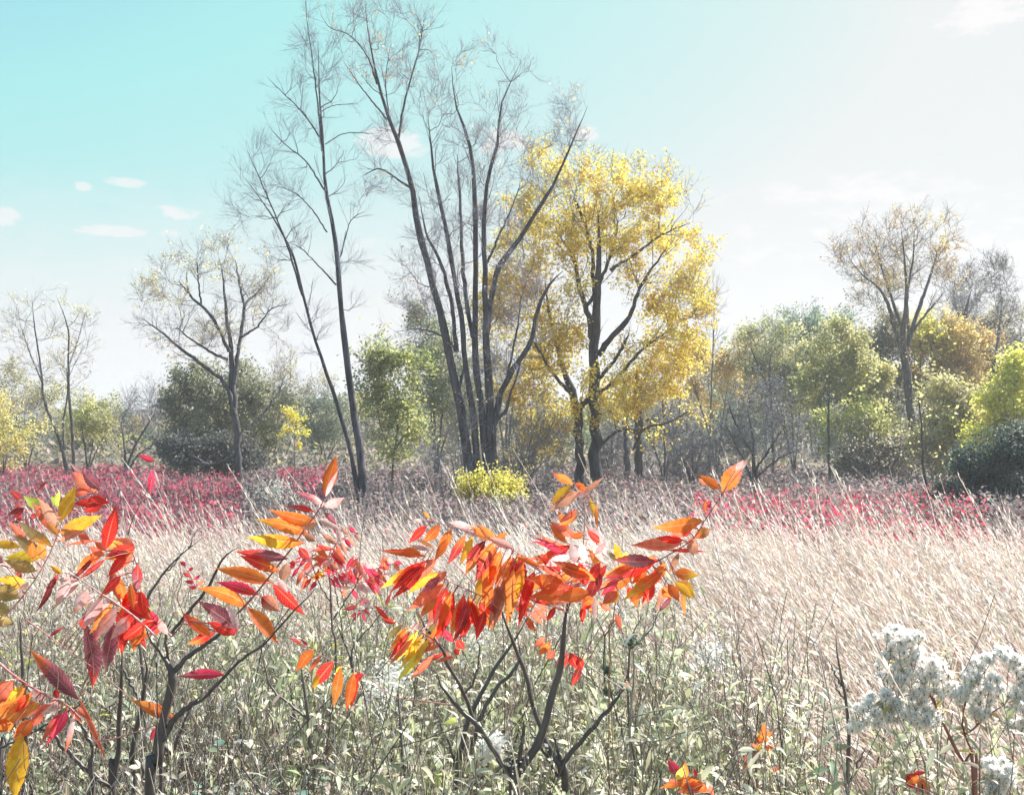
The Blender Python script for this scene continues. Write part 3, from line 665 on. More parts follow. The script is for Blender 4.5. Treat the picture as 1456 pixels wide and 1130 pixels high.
for i, (px, d, bl, col, n, lab) in enumerate([
        (1130, 52, [(1120, 510, 45, 40), (1095, 550, 40, 40), (1140, 560, 40, 45), (1085, 500, 25, 22)], ((.40, .40, .22), (.46, .44, .24), (.33, .34, .22), (.5, .48, .2)), 10000, 'soft green tree behind the dark slender forked tree'),
        (1190, 46, [(1190, 510, 35, 32), (1215, 540, 38, 38), (1170, 550, 30, 40), (1205, 590, 35, 28)], ((.50, .48, .17), (.58, .53, .2), (.40, .40, .2), (.34, .36, .2)), 10500, 'rounded yellow green tree left of the tall gnarled tree'),
        (1160, 66, [(1155, 465, 32, 18), (1120, 480, 30, 18), (1190, 475, 30, 20), (1160, 500, 50, 22)], ((.16, .24, .16), (.2, .28, .18)), 6500, 'dark green treetop showing above the soft green trees'),
        (1235, 50, [(1250, 500, 30, 30), (1235, 560, 25, 45), (1262, 560, 25, 45), (1270, 480, 25, 20)], ((.27, .27, .19), (.35, .3, .17), (.22, .24, .2)), 7500, 'dull olive brown tree just left of the gnarled trunk'),
        (1225, 43, [(1212, 605, 20, 20), (1180, 620, 26, 30), (1240, 600, 18, 22)], ((.6, .6, .16), (.5, .5, .2)), 2600, 'small lemon yellow shrub low before the yellow green tree'),
        (1345, 50, [(1350, 490, 42, 26), (1325, 530, 40, 34), (1372, 520, 36, 32), (1310, 500, 18, 24)], GOLD, 10000, 'amber tree right of the gnarled trunk'),
        (1306, 49, [(1310, 478, 18, 17), (1325, 490, 14, 12)], ((.75, .66, .1), (.7, .6, .12)), 1500, 'small clear yellow treetop against the gnarled trunk'),
        (1410, 53, [(1400, 500, 30, 40), (1435, 480, 34, 34), (1390, 560, 30, 40), (1440, 540, 30, 40)], ((.36, .34, .2), (.42, .38, .2), (.3, .3, .22)), 8500, 'grey olive tree behind the leaning bare stem at the right'),
        (1375, 41, [(1350, 590, 28, 32), (1385, 600, 32, 36), (1335, 630, 22, 32), (1370, 650, 40, 30), (1410, 630, 25, 30)], ((.56, .52, .2), (.66, .6, .2), (.42, .40, .24), (.34, .32, .22)), 8500, 'loose yellow green tree before the amber tree'),
        (1450, 38, [(1440, 560, 17, 24), (1455, 610, 26, 30), (1425, 600, 14, 18), (1470, 545, 26, 30), (1432, 640, 22, 16), (1418, 575, 9, 12), (1450, 530, 10, 12), (1395, 630, 12, 12)], ((.72, .68, .1), (.6, .62, .12), (.78, .72, .14)), 7000, 'bright yellow green tree cut by the right edge'),
        (1260, 44, [(1240, 640, 40, 35), (1275, 650, 28, 30), (1215, 655, 30, 25)], ((.3, .28, .2), (.34, .32, .24), (.25, .24, .22)), 4500, 'low olive brown shrub at the foot of the gnarled tree')]):
    leafy('autumn_tree', lab, d, px, bl, col, n, 140 + i, 60 if n > 3000 else 24, sparse=.08, size=.14)
for i, (d, st, bl, lab) in enumerate([
        (52, [[(1378, 700, 4), (1376, 600, 4), (1375, 520, 5), (1372, 470, 6), (1374, 440, 4), (1382, 410, 2)], [(1374, 480, 3), (1360, 440, 2.4), (1355, 410, 1)]], [(1372, 420, 24, 34), (1380, 390, 14, 20), (1360, 440, 20, 20), (1373, 465, 13, 16)], 'ragged dark topped tree right of the gnarled tree'),
        (46, [[(1400, 690, 5), (1402, 610, 4.6), (1405, 555, 4), (1415, 510, 3), (1420, 470, 2.6), (1424, 430, 2), (1420, 395, 1)], [(1405, 560, 3), (1430, 530, 2), (1450, 505, 1)]], [(1420, 400, 16, 28), (1428, 440, 18, 26), (1435, 490, 22, 20), (1415, 375, 10, 10)], 'grey leaning stem with a narrow crown near the right edge')]):
    tree('bare_topped_tree', lab, 'tree', d, st, bl, G_BACK, 160 + i, 60, (5, 5), (.35, .4), 2300, .09, ((.27, .27, .28), (.33, .3, .28)), (.075, .07, .075), (.16, .16, .18), trad=.007)
tree('sapling', 'thin dark sapling stem standing before the right hand thicket', 'tree', 24,
     [[(1321, 745, 3.4), (1317, 700, 3), (1312, 650, 2.4), (1310, 600, 2), (1306, 560, 1)]], [(1310, 600, 18, 40), (1315, 650, 16, 20)], G_BACK, 170, 16, (3, 3), (.4, .4), 120, .07, ((.55, .5, .2),), (.06, .06, .065), (.14, .14, .14), trad=.004)
tree('sapling', 'dark bent sapling leaning left beneath the rounded yellow green tree', 'tree', 36,
     [[(1236, 700, 2.6), (1228, 670, 2.2), (1215, 645, 1.8), (1205, 610, 1)], [(1243, 700, 2.4), (1236, 665, 2), (1222, 635, 1.2)]], [(1215, 620, 22, 24), (1230, 640, 20, 20)], G_BACK, 171, 16, (3, 4), (.4, .4), 200, .07, ((.35, .33, .25),), (.05, .05, .055), (.14, .14, .15), trad=.005)
tree('sapling', 'straight dark sapling beside the twiggy bush', 'tree', 40,
     [[(1180, 694, 3.6), (1179, 650, 3), (1178, 600, 2.6), (1180, 550, 1.4)]], [(1180, 600, 25, 30), (1180, 640, 30, 20)], G_BACK, 172, 20, (4, 4), (.4, .4), 700, .08, ((.3, .3, .25),), (.06, .06, .065), (.16, .16, .17), trad=.005)
leafy('juniper', 'dark green juniper filling the lower right behind the grass', 25, 1420, [(1420, 680, 46, 46), (1380, 712, 48, 34), (1445, 705, 40, 46), (1440, 655, 30, 32), (1390, 735, 60, 24), (1470, 680, 40, 50), (1352, 738, 30, 20)],
      ((.05, .10, .085), (.07, .125, .10), (.04, .075, .065)), 22000, 180, 130, size=.07, cat='shrub', w=3, sparse=.05, jit=.05, bark=(.05, .05, .05), twig=(.07, .08, .075))
leafy('pale_bush', 'small silvery green bush in the brush below the open crowned tree', 24, 395, [(392, 712, 24, 10), (410, 718, 14, 8)], ((.5, .55, .48), (.6, .62, .55)), 1300, 181, 18, size=.04, cat='shrub', w=1, tips=[(385, 712), (400, 712)], jit=.02, trad=.003)

# two birds over the bare trees on the left and one far to the right
def bird(px, py, d, lab, s=.16, roll=0.):
    mb = MB()
    mb.tubes(np.array([[[0, -.12, 0], [0, -.05, .01], [0, .05, .01], [0, .11, .02], [0, .15, .01]]]) * s * 5, np.array([[.004, .022, .026, .014, .003]]) * s * 5, 6, (.05, .05, .055))
    for sg in (-1, 1):
        mb.quads(np.array([[0, .03, .01], [sg * .11, .05, .05], [sg * .24, -.02, .03], [sg * .11, -.02, .045], [0, -.04, .01]]) * s * 5, [[0, 1, 3, 4], [1, 2, 3, 3]][:1], (.05, .05, .055))
        mb.quads(np.array([[sg * .11, .05, .05], [sg * .25, .0, .03], [sg * .24, -.03, .03], [sg * .11, -.02, .045]]) * s * 5, [[0, 1, 2, 3]], (.05, .05, .055))
    o = mb.build('bird', M_TWIG); o.location = Vector(P(px, py, d)); o.rotation_euler = (0, roll, .6)
    return tag(o, lab, 'bird', 'birds in the sky')
bird(316, 210, 60, 'dark bird in the pale blue sky, left one of the flying pair', .07, .2)
bird(323, 210, 60, 'dark bird in the pale blue sky, right one of the flying pair', .08, -.3)
bird(1339, 220, 70, 'lone tiny bird high above the tall gnarled tree', .06, .3)

if HAZE:
    mh = bpy.data.materials.new('thin_haze'); mh.use_nodes = True; hn = mh.node_tree; hn.nodes.clear()
    ho = hn.nodes.new('ShaderNodeOutputMaterial'); pv = hn.nodes.new('ShaderNodeVolumePrincipled')
    pv.inputs['Color'].default_value = (.93, .96, 1, 1); pv.inputs['Density'].default_value = HAZE; pv.inputs['Anisotropy'].default_value = .25
    hn.links.new(pv.outputs[0], ho.inputs['Volume'])
    x0, x1, y0, y1, z0, z1 = -720, 720, -80, 1120, -2.2, 27
    me = bpy.data.meshes.new('haze')
    me.from_pydata([(x0, y0, z0), (x1, y0, z0), (x1, y1, z0), (x0, y1, z0), (x0, y0, z1), (x1, y0, z1), (x1, y1, z1), (x0, y1, z1)], [],
                   [(0, 3, 2, 1), (4, 5, 6, 7), (0, 1, 5, 4), (1, 2, 6, 5), (2, 3, 7, 6), (3, 0, 4, 7)])
    me.materials.append(mh); ho_ = bpy.data.objects.new('haze', me); COL.objects.link(ho_)
    tag(ho_, 'thin pale autumn haze over the whole clearing', 'haze', kind='stuff')
# ------------------------------------------------------------------ brush, grass and weeds
def ribbons(mb, pl, w, col, rng, mi=0, face=None):
    N, M, _ = pl.shape
    t = norm(np.gradient(pl, axis=1))
    r = rng.normal(size=(N, 1, 3)) if face is None else arr(face) + rng.normal(size=(N, 1, 3)) * .5
    s = norm(np.cross(t, r)) * (arr(w)[..., None] * .5)
    V = np.stack([pl - s, pl + s], 2)
    i = np.arange(N)[:, None] * M * 2; j = np.arange(M - 1)[None, :] * 2
    F = np.stack([i + j, i + j + 1, i + j + 3, i + j + 2], -1)
    C = arr(col)
    if C.ndim == 2: C = np.repeat(C, M - 1, axis=0)
    mb.quads(V, F, C, mi)

def ppx(x, d): return CX + x / d * FP * 1.0    # bearing of a ground point, in photo px

def brush():
    rng = np.random.default_rng(200); mb = MB(); rb = MB()
    n = 125000
    d = 9.0 * (62 / 9.0) ** rng.uniform(0, 1, n); px = rng.uniform(-260, 1720, n)
    x = (px - CX) / FP * d
    hmap = .42 + .22 * noise2(x, d, .9, 31) + .12 * noise2(x, d, 3.1, 32)
    hmap = np.clip(hmap, .12, 1.1)
    clump = noise2(x, d, 4.0, 33)
    hmap = hmap + np.where((px > 960) & (d < 27), .07, 0)
    z = hmap * rng.uniform(.0, 1, n) ** .7 * (1 + .25 * clump)
    nn = noise2(x, d, .55, 34) + .35 * rng.normal(size=n)
    red = ((px < 345) & (d > 13) & (nn > -.6)) | ((px > 985) & (px < 1400) & (d < 27) & (nn > -.22 - .5 * ((d > 12) & (d < 20)))) | ((px > 400) & (px < 620) & (d < 15) & (nn > -.3)) \
        | ((px > 395) & (px < 475) & (d > 24) & (nn > -.2)) | ((px > 1250) & (d < 15) & (nn > .1)) | (nn > 1.25) | ((px > 180) & (px < 340) & (d < 13) & (nn > -.1))
    pos = np.stack([x, d, z], 1)
    size = (.035 + .0022 * d) * rng.uniform(.7, 1.4, n)
    gcol = pal([(.18, .145, .155), (.22, .18, .185), (.135, .12, .13), (.27, .225, .205), (.17, .155, .12), (.13, .115, .125), (.26, .14, .155)], n, rng)
    bright = (px > 980) | (px > 400) & (d < 15)
    rc1 = pal([(.40, .06, .11), (.32, .08, .12), (.30, .13, .15), (.24, .13, .14), (.50, .045, .10), (.22, .12, .13), (.36, .07, .10)], n, rng)
    rc2 = pal([(.60, .05, .10), (.46, .05, .09), (.34, .10, .13), (.26, .14, .15), (.2, .15, .14), (.24, .18, .16)], n, rng)
    rcol = np.where(bright[:, None], rc2, rc1)
    mb.chips(pos[~red], size[~red], gcol[~red], rng, mi=1)
    rb.chips(pos[red], size[red] * 1.05, rcol[red], rng, mi=1, flat=.4)
    # woody stems through both
    m = 9000
    d2 = 9.0 * (45 / 9.0) ** rng.uniform(0, 1, m); x2 = (rng.uniform(-260, 1720, m) - CX) / FP * d2
    h2 = np.clip(.5 + .25 * noise2(x2, d2, .9, 31), .2, 1.1) * rng.uniform(.7, 1.3, m)
    b = np.stack([x2, d2, np.zeros(m)], 1); tip = b + np.stack([rng.normal(size=m) * .22 * h2 - .1, rng.normal(size=m) * .2 * h2, h2], 1)
    pl = np.stack([b, b * .5 + tip * .5 + rng.normal(size=(m, 3)) * .03, tip], 1)
    ribbons(mb, pl, np.broadcast_to((.004 + .0004 * d2)[:, None] * np.array([1.3, 1, .4]), (m, 3)), pal([(.16, .14, .14), (.34, .30, .28), (.5, .44, .38), (.2, .12, .13)], m, rng), rng)
    tag(mb.build('undergrowth', [M_TWIG, M_LEAF]), 'grey brown undergrowth between the grass and the trees', 'undergrowth', kind='stuff')
    tag(rb.build('red_undergrowth', [M_TWIG, M_LEAF]), 'crimson low sumac brush spreading across the clearing', 'undergrowth', kind='stuff')
brush()

def lean_path(b, L, a0, a1, az, M, rng, wob=.03):
    """culms that start at angle a0 from upright and bend to a1 toward azimuth az"""
    N = len(b); t = np.linspace(0, 1, M)
    a = a0[:, None] + (a1 - a0)[:, None] * t[None, :] ** 1.2
    st = L[:, None] / (M - 1)
    dx = np.sin(a) * np.cos(az)[:, None]; dy = np.sin(a) * np.sin(az)[:, None]; dz = np.cos(a)
    dv = np.stack([dx, dy, dz], -1) * st[..., None]
    dv += rng.normal(size=dv.shape) * st[..., None] * wob
    p = np.concatenate([b[:, None, :], b[:, None, :] + np.cumsum(dv[:, :-1], 1)], 1)
    return p

def edge_d(px):          # how far the weeds reach before the grass begins
    return np.interp(px, [-300, 500, 850, 1000, 1250, 1700], [4.3, 4.4, 4.2, 3.5, 2.45, 2.2])

def grass():
    rng = np.random.default_rng(300); mb = MB()
    n = 15000
    d = np.sqrt(rng.uniform(2.0 ** 2, 10.2 ** 2, n * 2)); px = rng.uniform(-330, 1900, n * 2)
    nz_ = noise2((px - CX) / FP * d, d, 1.6, 41) * .35
    ok = (d > edge_d(px) + nz_ * .8 - .35) & (rng.uniform(0, 1, n * 2) < np.clip((10.4 - d + nz_ * 2) / 1.4, 0, 1)) & (rng.uniform(0, 1, n * 2) < np.interp(d, [2, 6, 10], [1, .95, .75]))
    d, px = d[ok][:n], px[ok][:n]; n = len(d)
    x = (px - CX) / FP * d
    b = np.stack([x + .45, d, np.full(n, -.02)], 1)
    L = 1.12 + .12 * noise2(x, d, 1.2, 42) + rng.normal(size=n) * .10
    L *= np.interp(px, [0, 300, 1000, 1456], [.97, .98, 1.02, .96]) * np.interp(d, [3.5, 4.5, 6, 8, 10], [.93, 1, .98, .90, .81])
    tall = rng.uniform(0, 1, n) < .085; L[tall] *= rng.uniform(1.12, 1.34, tall.sum())
    a0 = np.radians(rng.normal(12, 8, n)); a1 = np.radians(rng.normal(56, 14, n)); a1[tall] -= .25
    az = math.pi + rng.normal(size=n) * .55
    pl = lean_path(b, L, a0, a1, az, 7, rng)
    cc = pal([(.64, .52, .46), (.74, .63, .58), (.52, .40, .36), (.56, .41, .38)], n, rng, .1)
    cc = cc * np.array([.97, 1.01, .99])
    tone = (1 + .16 * noise2(x, d, 1.9, 47))[:, None] * (1 + .05 * noise2(x, d, .8, 48)[:, None] * np.array([-.3, .4, .8]))
    cc = np.clip(cc * tone, 0, .93)
    ribbons(mb, pl, np.broadcast_to(np.linspace(.0058, .0026, 7), (n, 7)), cc, rng)
    ribbons(mb, pl, np.broadcast_to(np.linspace(.0040, .0020, 7), (n, 7)), cc, rng)
    # leaf blades
    k = 4; m = n * k; idx = np.repeat(np.arange(n), k)
    s = rng.integers(0, 4, m); base = pl[idx, s]
    LB = rng.uniform(.22, .5, m); az2 = math.pi + rng.normal(size=m) * .9
    bl = lean_path(base, LB, np.radians(rng.normal(22, 12, m)), np.radians(rng.normal(95, 25, m)), az2, 5, rng, .06)
    bc = pal([(.63, .55, .47), (.55, .45, .39), (.45, .35, .32), (.73, .66, .59), (.42, .38, .29)], m, rng, .12)
    bc = bc * np.array([.98, 1.01, .98])
    bc = np.clip(bc * tone[idx] ** 1.4, 0, .93)
    ribbons(mb, bl, LB[:, None] * .016 * np.array([[.8, 1, .9, .6, .1]]) + .0008, bc, rng)
    # feathery heads on the last quarter
    k = 15; hd = np.where(rng.uniform(0, 1, n) < .8)[0]; idx = np.repeat(hd, k); m = len(idx)
    t = rng.uniform(4.6, 6, m); i0 = np.minimum(t.astype(int), 5); f = (t - i0)[:, None]
    pos = pl[idx, i0] * (1 - f) + pl[idx, i0 + 1] * f; tn = norm(pl[idx, i0 + 1] - pl[idx, i0])
    hc = pal([(.78, .73, .66), (.70, .64, .57), (.85, .81, .75), (.60, .51, .46)], m, rng, .08)
    mb.chips(pos, rng.uniform(.022, .046, m), hc, rng, asp=.17, dirv=tn * 1.9)
    # short understorey blades that close the gaps
    m = 26000
    d3 = np.sqrt(rng.uniform(2.0 ** 2, 10.4 ** 2, m)); p3 = rng.uniform(-330, 1900, m); q = d3 > edge_d(p3) - .3; d3, p3 = d3[q], p3[q]; m = len(d3)
    bb = np.stack([(p3 - CX) / FP * d3 + .25, d3, np.full(m, -.02)], 1)
    L3 = rng.uniform(.3, .8, m)
    bl = lean_path(bb, L3, np.radians(rng.normal(8, 10, m)), np.radians(rng.normal(60, 20, m)), math.pi + rng.normal(size=m) * .8, 5, rng, .06)
    ribbons(mb, bl, L3[:, None] * .010 * np.array([[1, 1, .9, .6, .1]]) + .001, pal([(.52, .40, .33), (.6, .5, .4), (.42, .33, .29), (.45, .42, .28)], m, rng, .12), rng)
    tag(mb.build('tall_grass', [M_GRASS]), 'pale pinkish dry prairie grass leaning left in the wind', 'grass', kind='stuff')
grass()

def forb(mb, b, H, rng, lean, nl, LL, LW, cols, stemc, up=50, rs=.0022, side=0):
    """one batch of leafy weed stems: b (N,3), H (N,)"""
    n = len(b)
    pl = lean_path(b, H * 1.05, np.radians(rng.normal(3, 5, n)), np.radians(rng.normal(lean, 12, n)), math.pi + rng.normal(size=n) * 1.6, 7, rng, .07)
    mb.tubes(pl, np.linspace(rs, rs * .45, 7)[None, :] * rng.uniform(.8, 1.3, (n, 1)), 4, pal(stemc, n, rng), mi=0)
    if side:
        t2, r2, _ = sprout(pl, np.full((n, 7), rs * .7), side, .35, .95, 40, lambda p, t, K: rng.uniform(.08, .26, K), 4, rng, up=.5, wob=.12)
        mb.tubes(t2, np.maximum(r2 * .6, .0009), 3, pal(stemc, len(t2), rng), mi=0)
    else: t2 = None
    idx = np.repeat(np.arange(n), nl); m = len(idx)
    t = rng.uniform(1.5, 6, m); i0 = np.minimum(t.astype(int), 5); f = (t - i0)[:, None]
    pos = pl[idx, i0] * (1 - f) + pl[idx, i0 + 1] * f
    if t2 is not None:
        j = rng.uniform(0, 1, m) < .5; c = rng.integers(0, len(t2), m); q = rng.integers(1, 4, m)
        pos[j] = t2[c[j], q[j]]
    ang = rng.uniform(0, 2 * math.pi, m); el_ = np.radians(rng.normal(up, 22, m))
    dv = np.stack([np.cos(ang) * np.cos(el_), np.sin(ang) * np.cos(el_), np.sin(el_)], 1)
    plant = (pal(cols, n, rng, .2) * (1 + .22 * noise2(b[:, 0], b[:, 1], 3.3, 58))[:, None])[idx]; each = pal(cols, m, rng, .15)
    col = (plant * .55 + each * .45) * np.array([1.16, 1.12, 1.1])
    mb.leaves(pos, dv, np.array([0, 0, 1.]) + rng.normal(size=(m, 3)) * .5, LL * rng.uniform(.6, 1.3, m), LW * rng.uniform(.7, 1.3, m), np.clip(col, .01, .9), seg=3, droop=rng.uniform(.1, .7, m), fold=.35, mi=1)
    return pl

def weeds():
    rng = np.random.default_rng(400); mb = MB(); n = 2300
    d = np.sqrt(rng.uniform(1.75 ** 2, 4.9 ** 2, n * 3)); px = rng.uniform(-300, 1800, n * 3)
    ok = d < edge_d(px) + .25 * rng.normal(size=n * 3); d, px = d[ok][:n], px[ok][:n]; n = len(d); x = (px - CX) / FP * d
    b = np.stack([x, d, np.zeros(n)], 1)
    H = .90 + .09 * noise2(x, d, 2.4, 51) + .07 * rng.normal(size=n) + np.interp(d, [1.8, 4.5], [-.05, .06])
    H = np.clip(H, .4, 1.12)
    H = H * (1 + .10 * noise2(x, d, 5.5, 57))
    kind = rng.uniform(0, 1, n) + .45 * noise2(x, d, 2.6, 52) + np.where(px < 330, .28, 0)
    a = kind < .55; c = kind > .95; bq = ~a & ~c
    G1 = [(.47, .49, .34), (.56, .57, .42), (.36, .40, .24), (.66, .65, .53), (.42, .47, .28), (.28, .31, .2)]
    G2 = [(.60, .57, .46), (.72, .69, .60), (.48, .48, .36), (.62, .54, .44), (.62, .64, .36), (.78, .76, .70)]
    BR = [(.56, .46, .39), (.46, .36, .31), (.72, .64, .57), (.35, .27, .24)]
    forb(mb, b[a], H[a], rng, 14, 34, .058, .0125, G1, [(.22, .19, .15), (.30, .30, .2)])
    forb(mb, b[bq], H[bq], rng, 18, 30, .038, .0085, G2, [(.35, .30, .24), (.28, .24, .2)], side=5)
    forb(mb, b[c], H[c], rng, 20, 20, .030, .007, BR, [(.26, .21, .18), (.40, .33, .28), (.15, .12, .11)], side=7)
    # broad sage leaves low in the tangle, feathery goldenrod tops, dark stems
    m = 320; ii = np.where((px < 620) | (rng.uniform(0, 1, n) < .25))[0]; ii = ii[rng.integers(0, len(ii), m)]
    forb(mb, b[ii] + rng.normal(size=(m, 3)) * np.array([.1, .1, 0]), H[ii] * rng.uniform(.6, 1.0, m), rng, 16, 16, .05, .021, [(.30, .38, .27), (.40, .47, .35), (.22, .30, .2), (.52, .56, .42)], [(.2, .17, .13)], up=20)
    m = 170; ii = rng.integers(0, n, m)
    pg = forb(mb, b[ii] + rng.normal(size=(m, 3)) * np.array([.1, .1, 0]), H[ii] * rng.uniform(.9, 1.12, m), rng, 26, 22, .045, .008, [(.45, .44, .3), (.55, .50, .38)], [(.3, .24, .18)], side=3)
    gi = np.repeat(np.arange(m), 110); tt = rng.uniform(4.3, 6, len(gi)); i0 = np.minimum(tt.astype(int), 5); f = (tt - i0)[:, None]
    gp = pg[gi, i0] * (1 - f) + pg[gi, i0 + 1] * f + rng.normal(size=(len(gi), 3)) * (.026 * (6.3 - tt) / 1.6)[:, None]
    mb.chips(gp, rng.uniform(.004, .011, len(gp)), pal([(.66, .62, .54), (.78, .75, .68), (.5, .44, .36)], len(gp), rng), rng, mi=1, asp=.6)
    # broad yellow green leaves here and there
    m = 60; ii = rng.integers(0, n, m)
    forb(mb, b[ii] + rng.normal(size=(m, 3)) * np.array([.1, .1, 0]), H[ii] * .92, rng, 12, 10, .06, .02, [(.62, .68, .16), (.55, .66, .2), (.72, .7, .2)], [(.3, .3, .15)])
    # dead stalks and bare twigs leaning every way
    m = 700; ii = rng.integers(0, n, m)
    st = lean_path(b[ii] + rng.normal(size=(m, 3)) * np.array([.1, .1, 0]), rng.uniform(.5, 1.15, m), np.radians(rng.normal(8, 12, m)), np.radians(rng.normal(30, 25, m)), rng.uniform(0, 6.28, m), 6, rng, .15)
    mb.tubes(st, np.linspace(.0026, .001, 6)[None, :] * rng.uniform(.6, 1.3, (m, 1)), 4, pal([(.10, .08, .075), (.2, .16, .14), (.7, .66, .62), (.5, .45, .4)], m, rng), mi=0)
    t2, r2, _ = sprout(st, np.full((m, 6), .0016), 4, .3, 1, 40, .35, 4, rng, up=.3, wob=.18)
    mb.tubes(t2, np.maximum(r2 * .7, .0008), 3, pal([(.18, .15, .13), (.4, .34, .3)], len(t2), rng), mi=0)
    m = 210; dd = rng.uniform(1.9, 3.4, m); bx = (np.concatenate([rng.uniform(-60, 560, 150), rng.uniform(560, 1250, 60)]) - CX) / FP * dd
    st = lean_path(np.stack([bx, dd, np.zeros(m)], 1), rng.uniform(.75, 1.12, m), np.radians(rng.normal(4, 8, m)), np.radians(rng.normal(24, 18, m)), rng.uniform(0, 6.28, m), 9, rng, .22)
    mb.tubes(st, np.linspace(.0036, .0012, 9)[None, :] * rng.uniform(.6, 1.3, (m, 1)), 5, pal([(.06, .05, .048), (.10, .08, .075), (.34, .31, .29)], m, rng), mi=0)
    t2, r2, _ = sprout(st, np.full((m, 9), .0019), 6, .35, 1, 42, .32, 5, rng, up=.4, wob=.2)
    mb.tubes(t2, np.maximum(r2 * .75, .0008), 4, pal([(.07, .055, .05), (.2, .17, .15)], len(t2), rng), mi=0)
    # low litter and blades between the stems
    m = 16000; ii = rng.integers(0, n, m)
    bb = b[ii] + rng.normal(size=(m, 3)) * np.array([.12, .12, 0])
    L3 = rng.uniform(.2, .8, m)
    bl = lean_path(bb, L3, np.radians(rng.normal(8, 12, m)), np.radians(rng.normal(55, 30, m)), rng.uniform(0, 6.28, m), 5, rng, .1)
    ribbons(mb, bl, L3[:, None] * .011 * np.array([[1, 1, .9, .6, .1]]) + .001, pal([(.5, .45, .36), (.42, .4, .28), (.36, .30, .25), (.40, .45, .28)], m, rng, .12), rng, mi=1)
    # puffs of ripe seed on some tops
    m = 900; cx = [(540, 985, 3.0, 30), (560, 960, 3.2, 22), (680, 915, 3.6, 30), (930, 760, 7.5, 26), (1010, 930, 3.3, 26), (700, 1060, 2.4, 16), (345, 1000, 3.2, 16)]
    pp = []
    for (qx, qy, qd, qr) in cx:
        c0 = P(qx, qy, qd); pp.append(c0 + rng.normal(size=(m // 2, 3)) * qr * qd / FP * .55)
    pp = np.concatenate(pp)
    mb.chips(pp, rng.uniform(.008, .016, len(pp)), pal([(.78, .78, .74), (.7, .7, .66)], len(pp), rng, .05), rng, mi=1, asp=.5)
    tag(mb.build('weeds', [M_STEM, M_FORB]), 'tangle of grey green leafy weeds and dry stalks in front of the grass', 'weeds', kind='stuff')
weeds()

# ---- single weeds one can point to
G_WEED = 'separate weeds standing in the tangle'
def px_line(pts, d, M=10):
    """px points (x, y, half width px[, depth offset]) -> centreline and radii"""
    q = []
    for p in pts:
        dd = d + (p[3] if len(p) > 3 else 0); q.append(np.r_[P(p[0], p[1], dd), p[2] * dd / FP])
    c = curve(q, M); return c[:, :3], c[:, 3]

def to_ground(pts, d, lean=0.):
    """adds the unseen foot of a stem below the picture"""
    p0 = pts[0]
    yb = 630 + EYE * FP / d
    return [(p0[0] + lean, yb, p0[2] * 1.25)] + list(pts)

def stems_mesh(R, lines, d, col, name='stem', k=8, M=16, ground=(0,)):
    mb = MB()
    for i, l in enumerate(lines):
        m_ = 60 if i in ground else M * 2
        c, r = px_line(to_ground(l, d) if i in ground else l, d, m_)
        rr = np.random.default_rng(i + int(l[0][0])); wv = rr.normal(size=(m_, 3)); wv = (wv + np.roll(wv, 1, 0) + np.roll(wv, 2, 0)) * .0007
        r[-6:] = r[-6:] * np.array([.92, .84, .74, .62, .48, .3])
        c[1:-1] += wv[1:-1]; r = r * (1 + .10 * np.abs(rr.normal(size=m_)) * (rr.uniform(size=m_) < .3))
        mb.tubes(c[None], r[None], k, col)
    return mb.build(name, M_STEM, R)

def aster(label, d, lines, blobs, nb, seed, extra_leaves=()):
    rng = np.random.default_rng(seed); c0 = P(lines[0][0][0], 1130, d); c0[2] = 0
    R = empty('seeding_aster', c0, label, 'plant', 'white seeded asters')
    mb = MB(); S = []
    for i, l in enumerate(lines):
        c, r = px_line(to_ground(l, d) if i == 0 else l, d, 40); mb.tubes(c[None], r[None] * .62, 7, (.28, .10, .08)); S.append(c)
    S = np.concatenate(S)
    A, _ = in_blob([(b[0], b[1], b[2] * 1.05, b[3] * 1.08) for b in blobs], d, nb, rng, 1.25)
    tw = []
    for a in A:
        v = a - S; l = np.linalg.norm(v, axis=1); j = int(np.argmin(l * (1.4 - v[:, 2] / np.maximum(l, .005)))); m_ = S[j] * .5 + a * .5 - np.array([0, 0, l[j] * .12])
        tw.append(curve([S[j], m_, a], 6))
        S = np.vstack([S, tw[-1][2:5]])
    mb.tubes(np.array(tw), np.linspace(.0011, .0007, 6)[None, :], 4, (.34, .22, .14)); mb.build('stem', M_STEM, R)
    fb = MB(); k = 100
    v = norm(rng.normal(size=(nb * k, 3)) + np.array([0, 0, .35])); a = np.repeat(A, k, axis=0); s = np.repeat(rng.uniform(.006, .0102, nb), k) * rng.uniform(.6, 1.15, nb * k)
    V = a + v * .0012; d_ = v * s[:, None]; o = norm(np.cross(v, rng.normal(size=v.shape))) * .0008
    Q = np.stack([V - o * .3, V + o * .3, V + d_ + o, V + d_ - o], 1)
    fb.quads(Q, np.arange(nb * k * 4).reshape(-1, 4), pal([(.98, .92, .83), (.97, .89, .79)], nb * k, rng, .02))
    fb.tubes(np.stack([A - np.array([0, 0, .0045]), A, A + np.array([0, 0, .002])], 1), np.array([[.001, .0019, .0008]]), 5, (.24, .18, .13))
    fb.build('seed_fluff', [M_FLUFF], R)
    lb = MB(); n = 24; L0 = np.concatenate([px_line(l, d, 12)[0] for l in lines]); p = L0[rng.integers(2, len(L0), n)]
    dv = norm(rng.normal(size=(n, 3)) * np.array([1, .6, .4]) + np.array([0, 0, .2]))
    lb.leaves(p, dv, np.array([0, 0, 1.]) + rng.normal(size=(n, 3)) * .4, rng.uniform(.03, .06, n), .009, pal([(.5, .36, .2), (.4, .42, .28), (.62, .55, .2)], n, rng), seg=6, droop=.4, fold=.3)
    lb.build('leaves', [M_FORB], R)
    return R
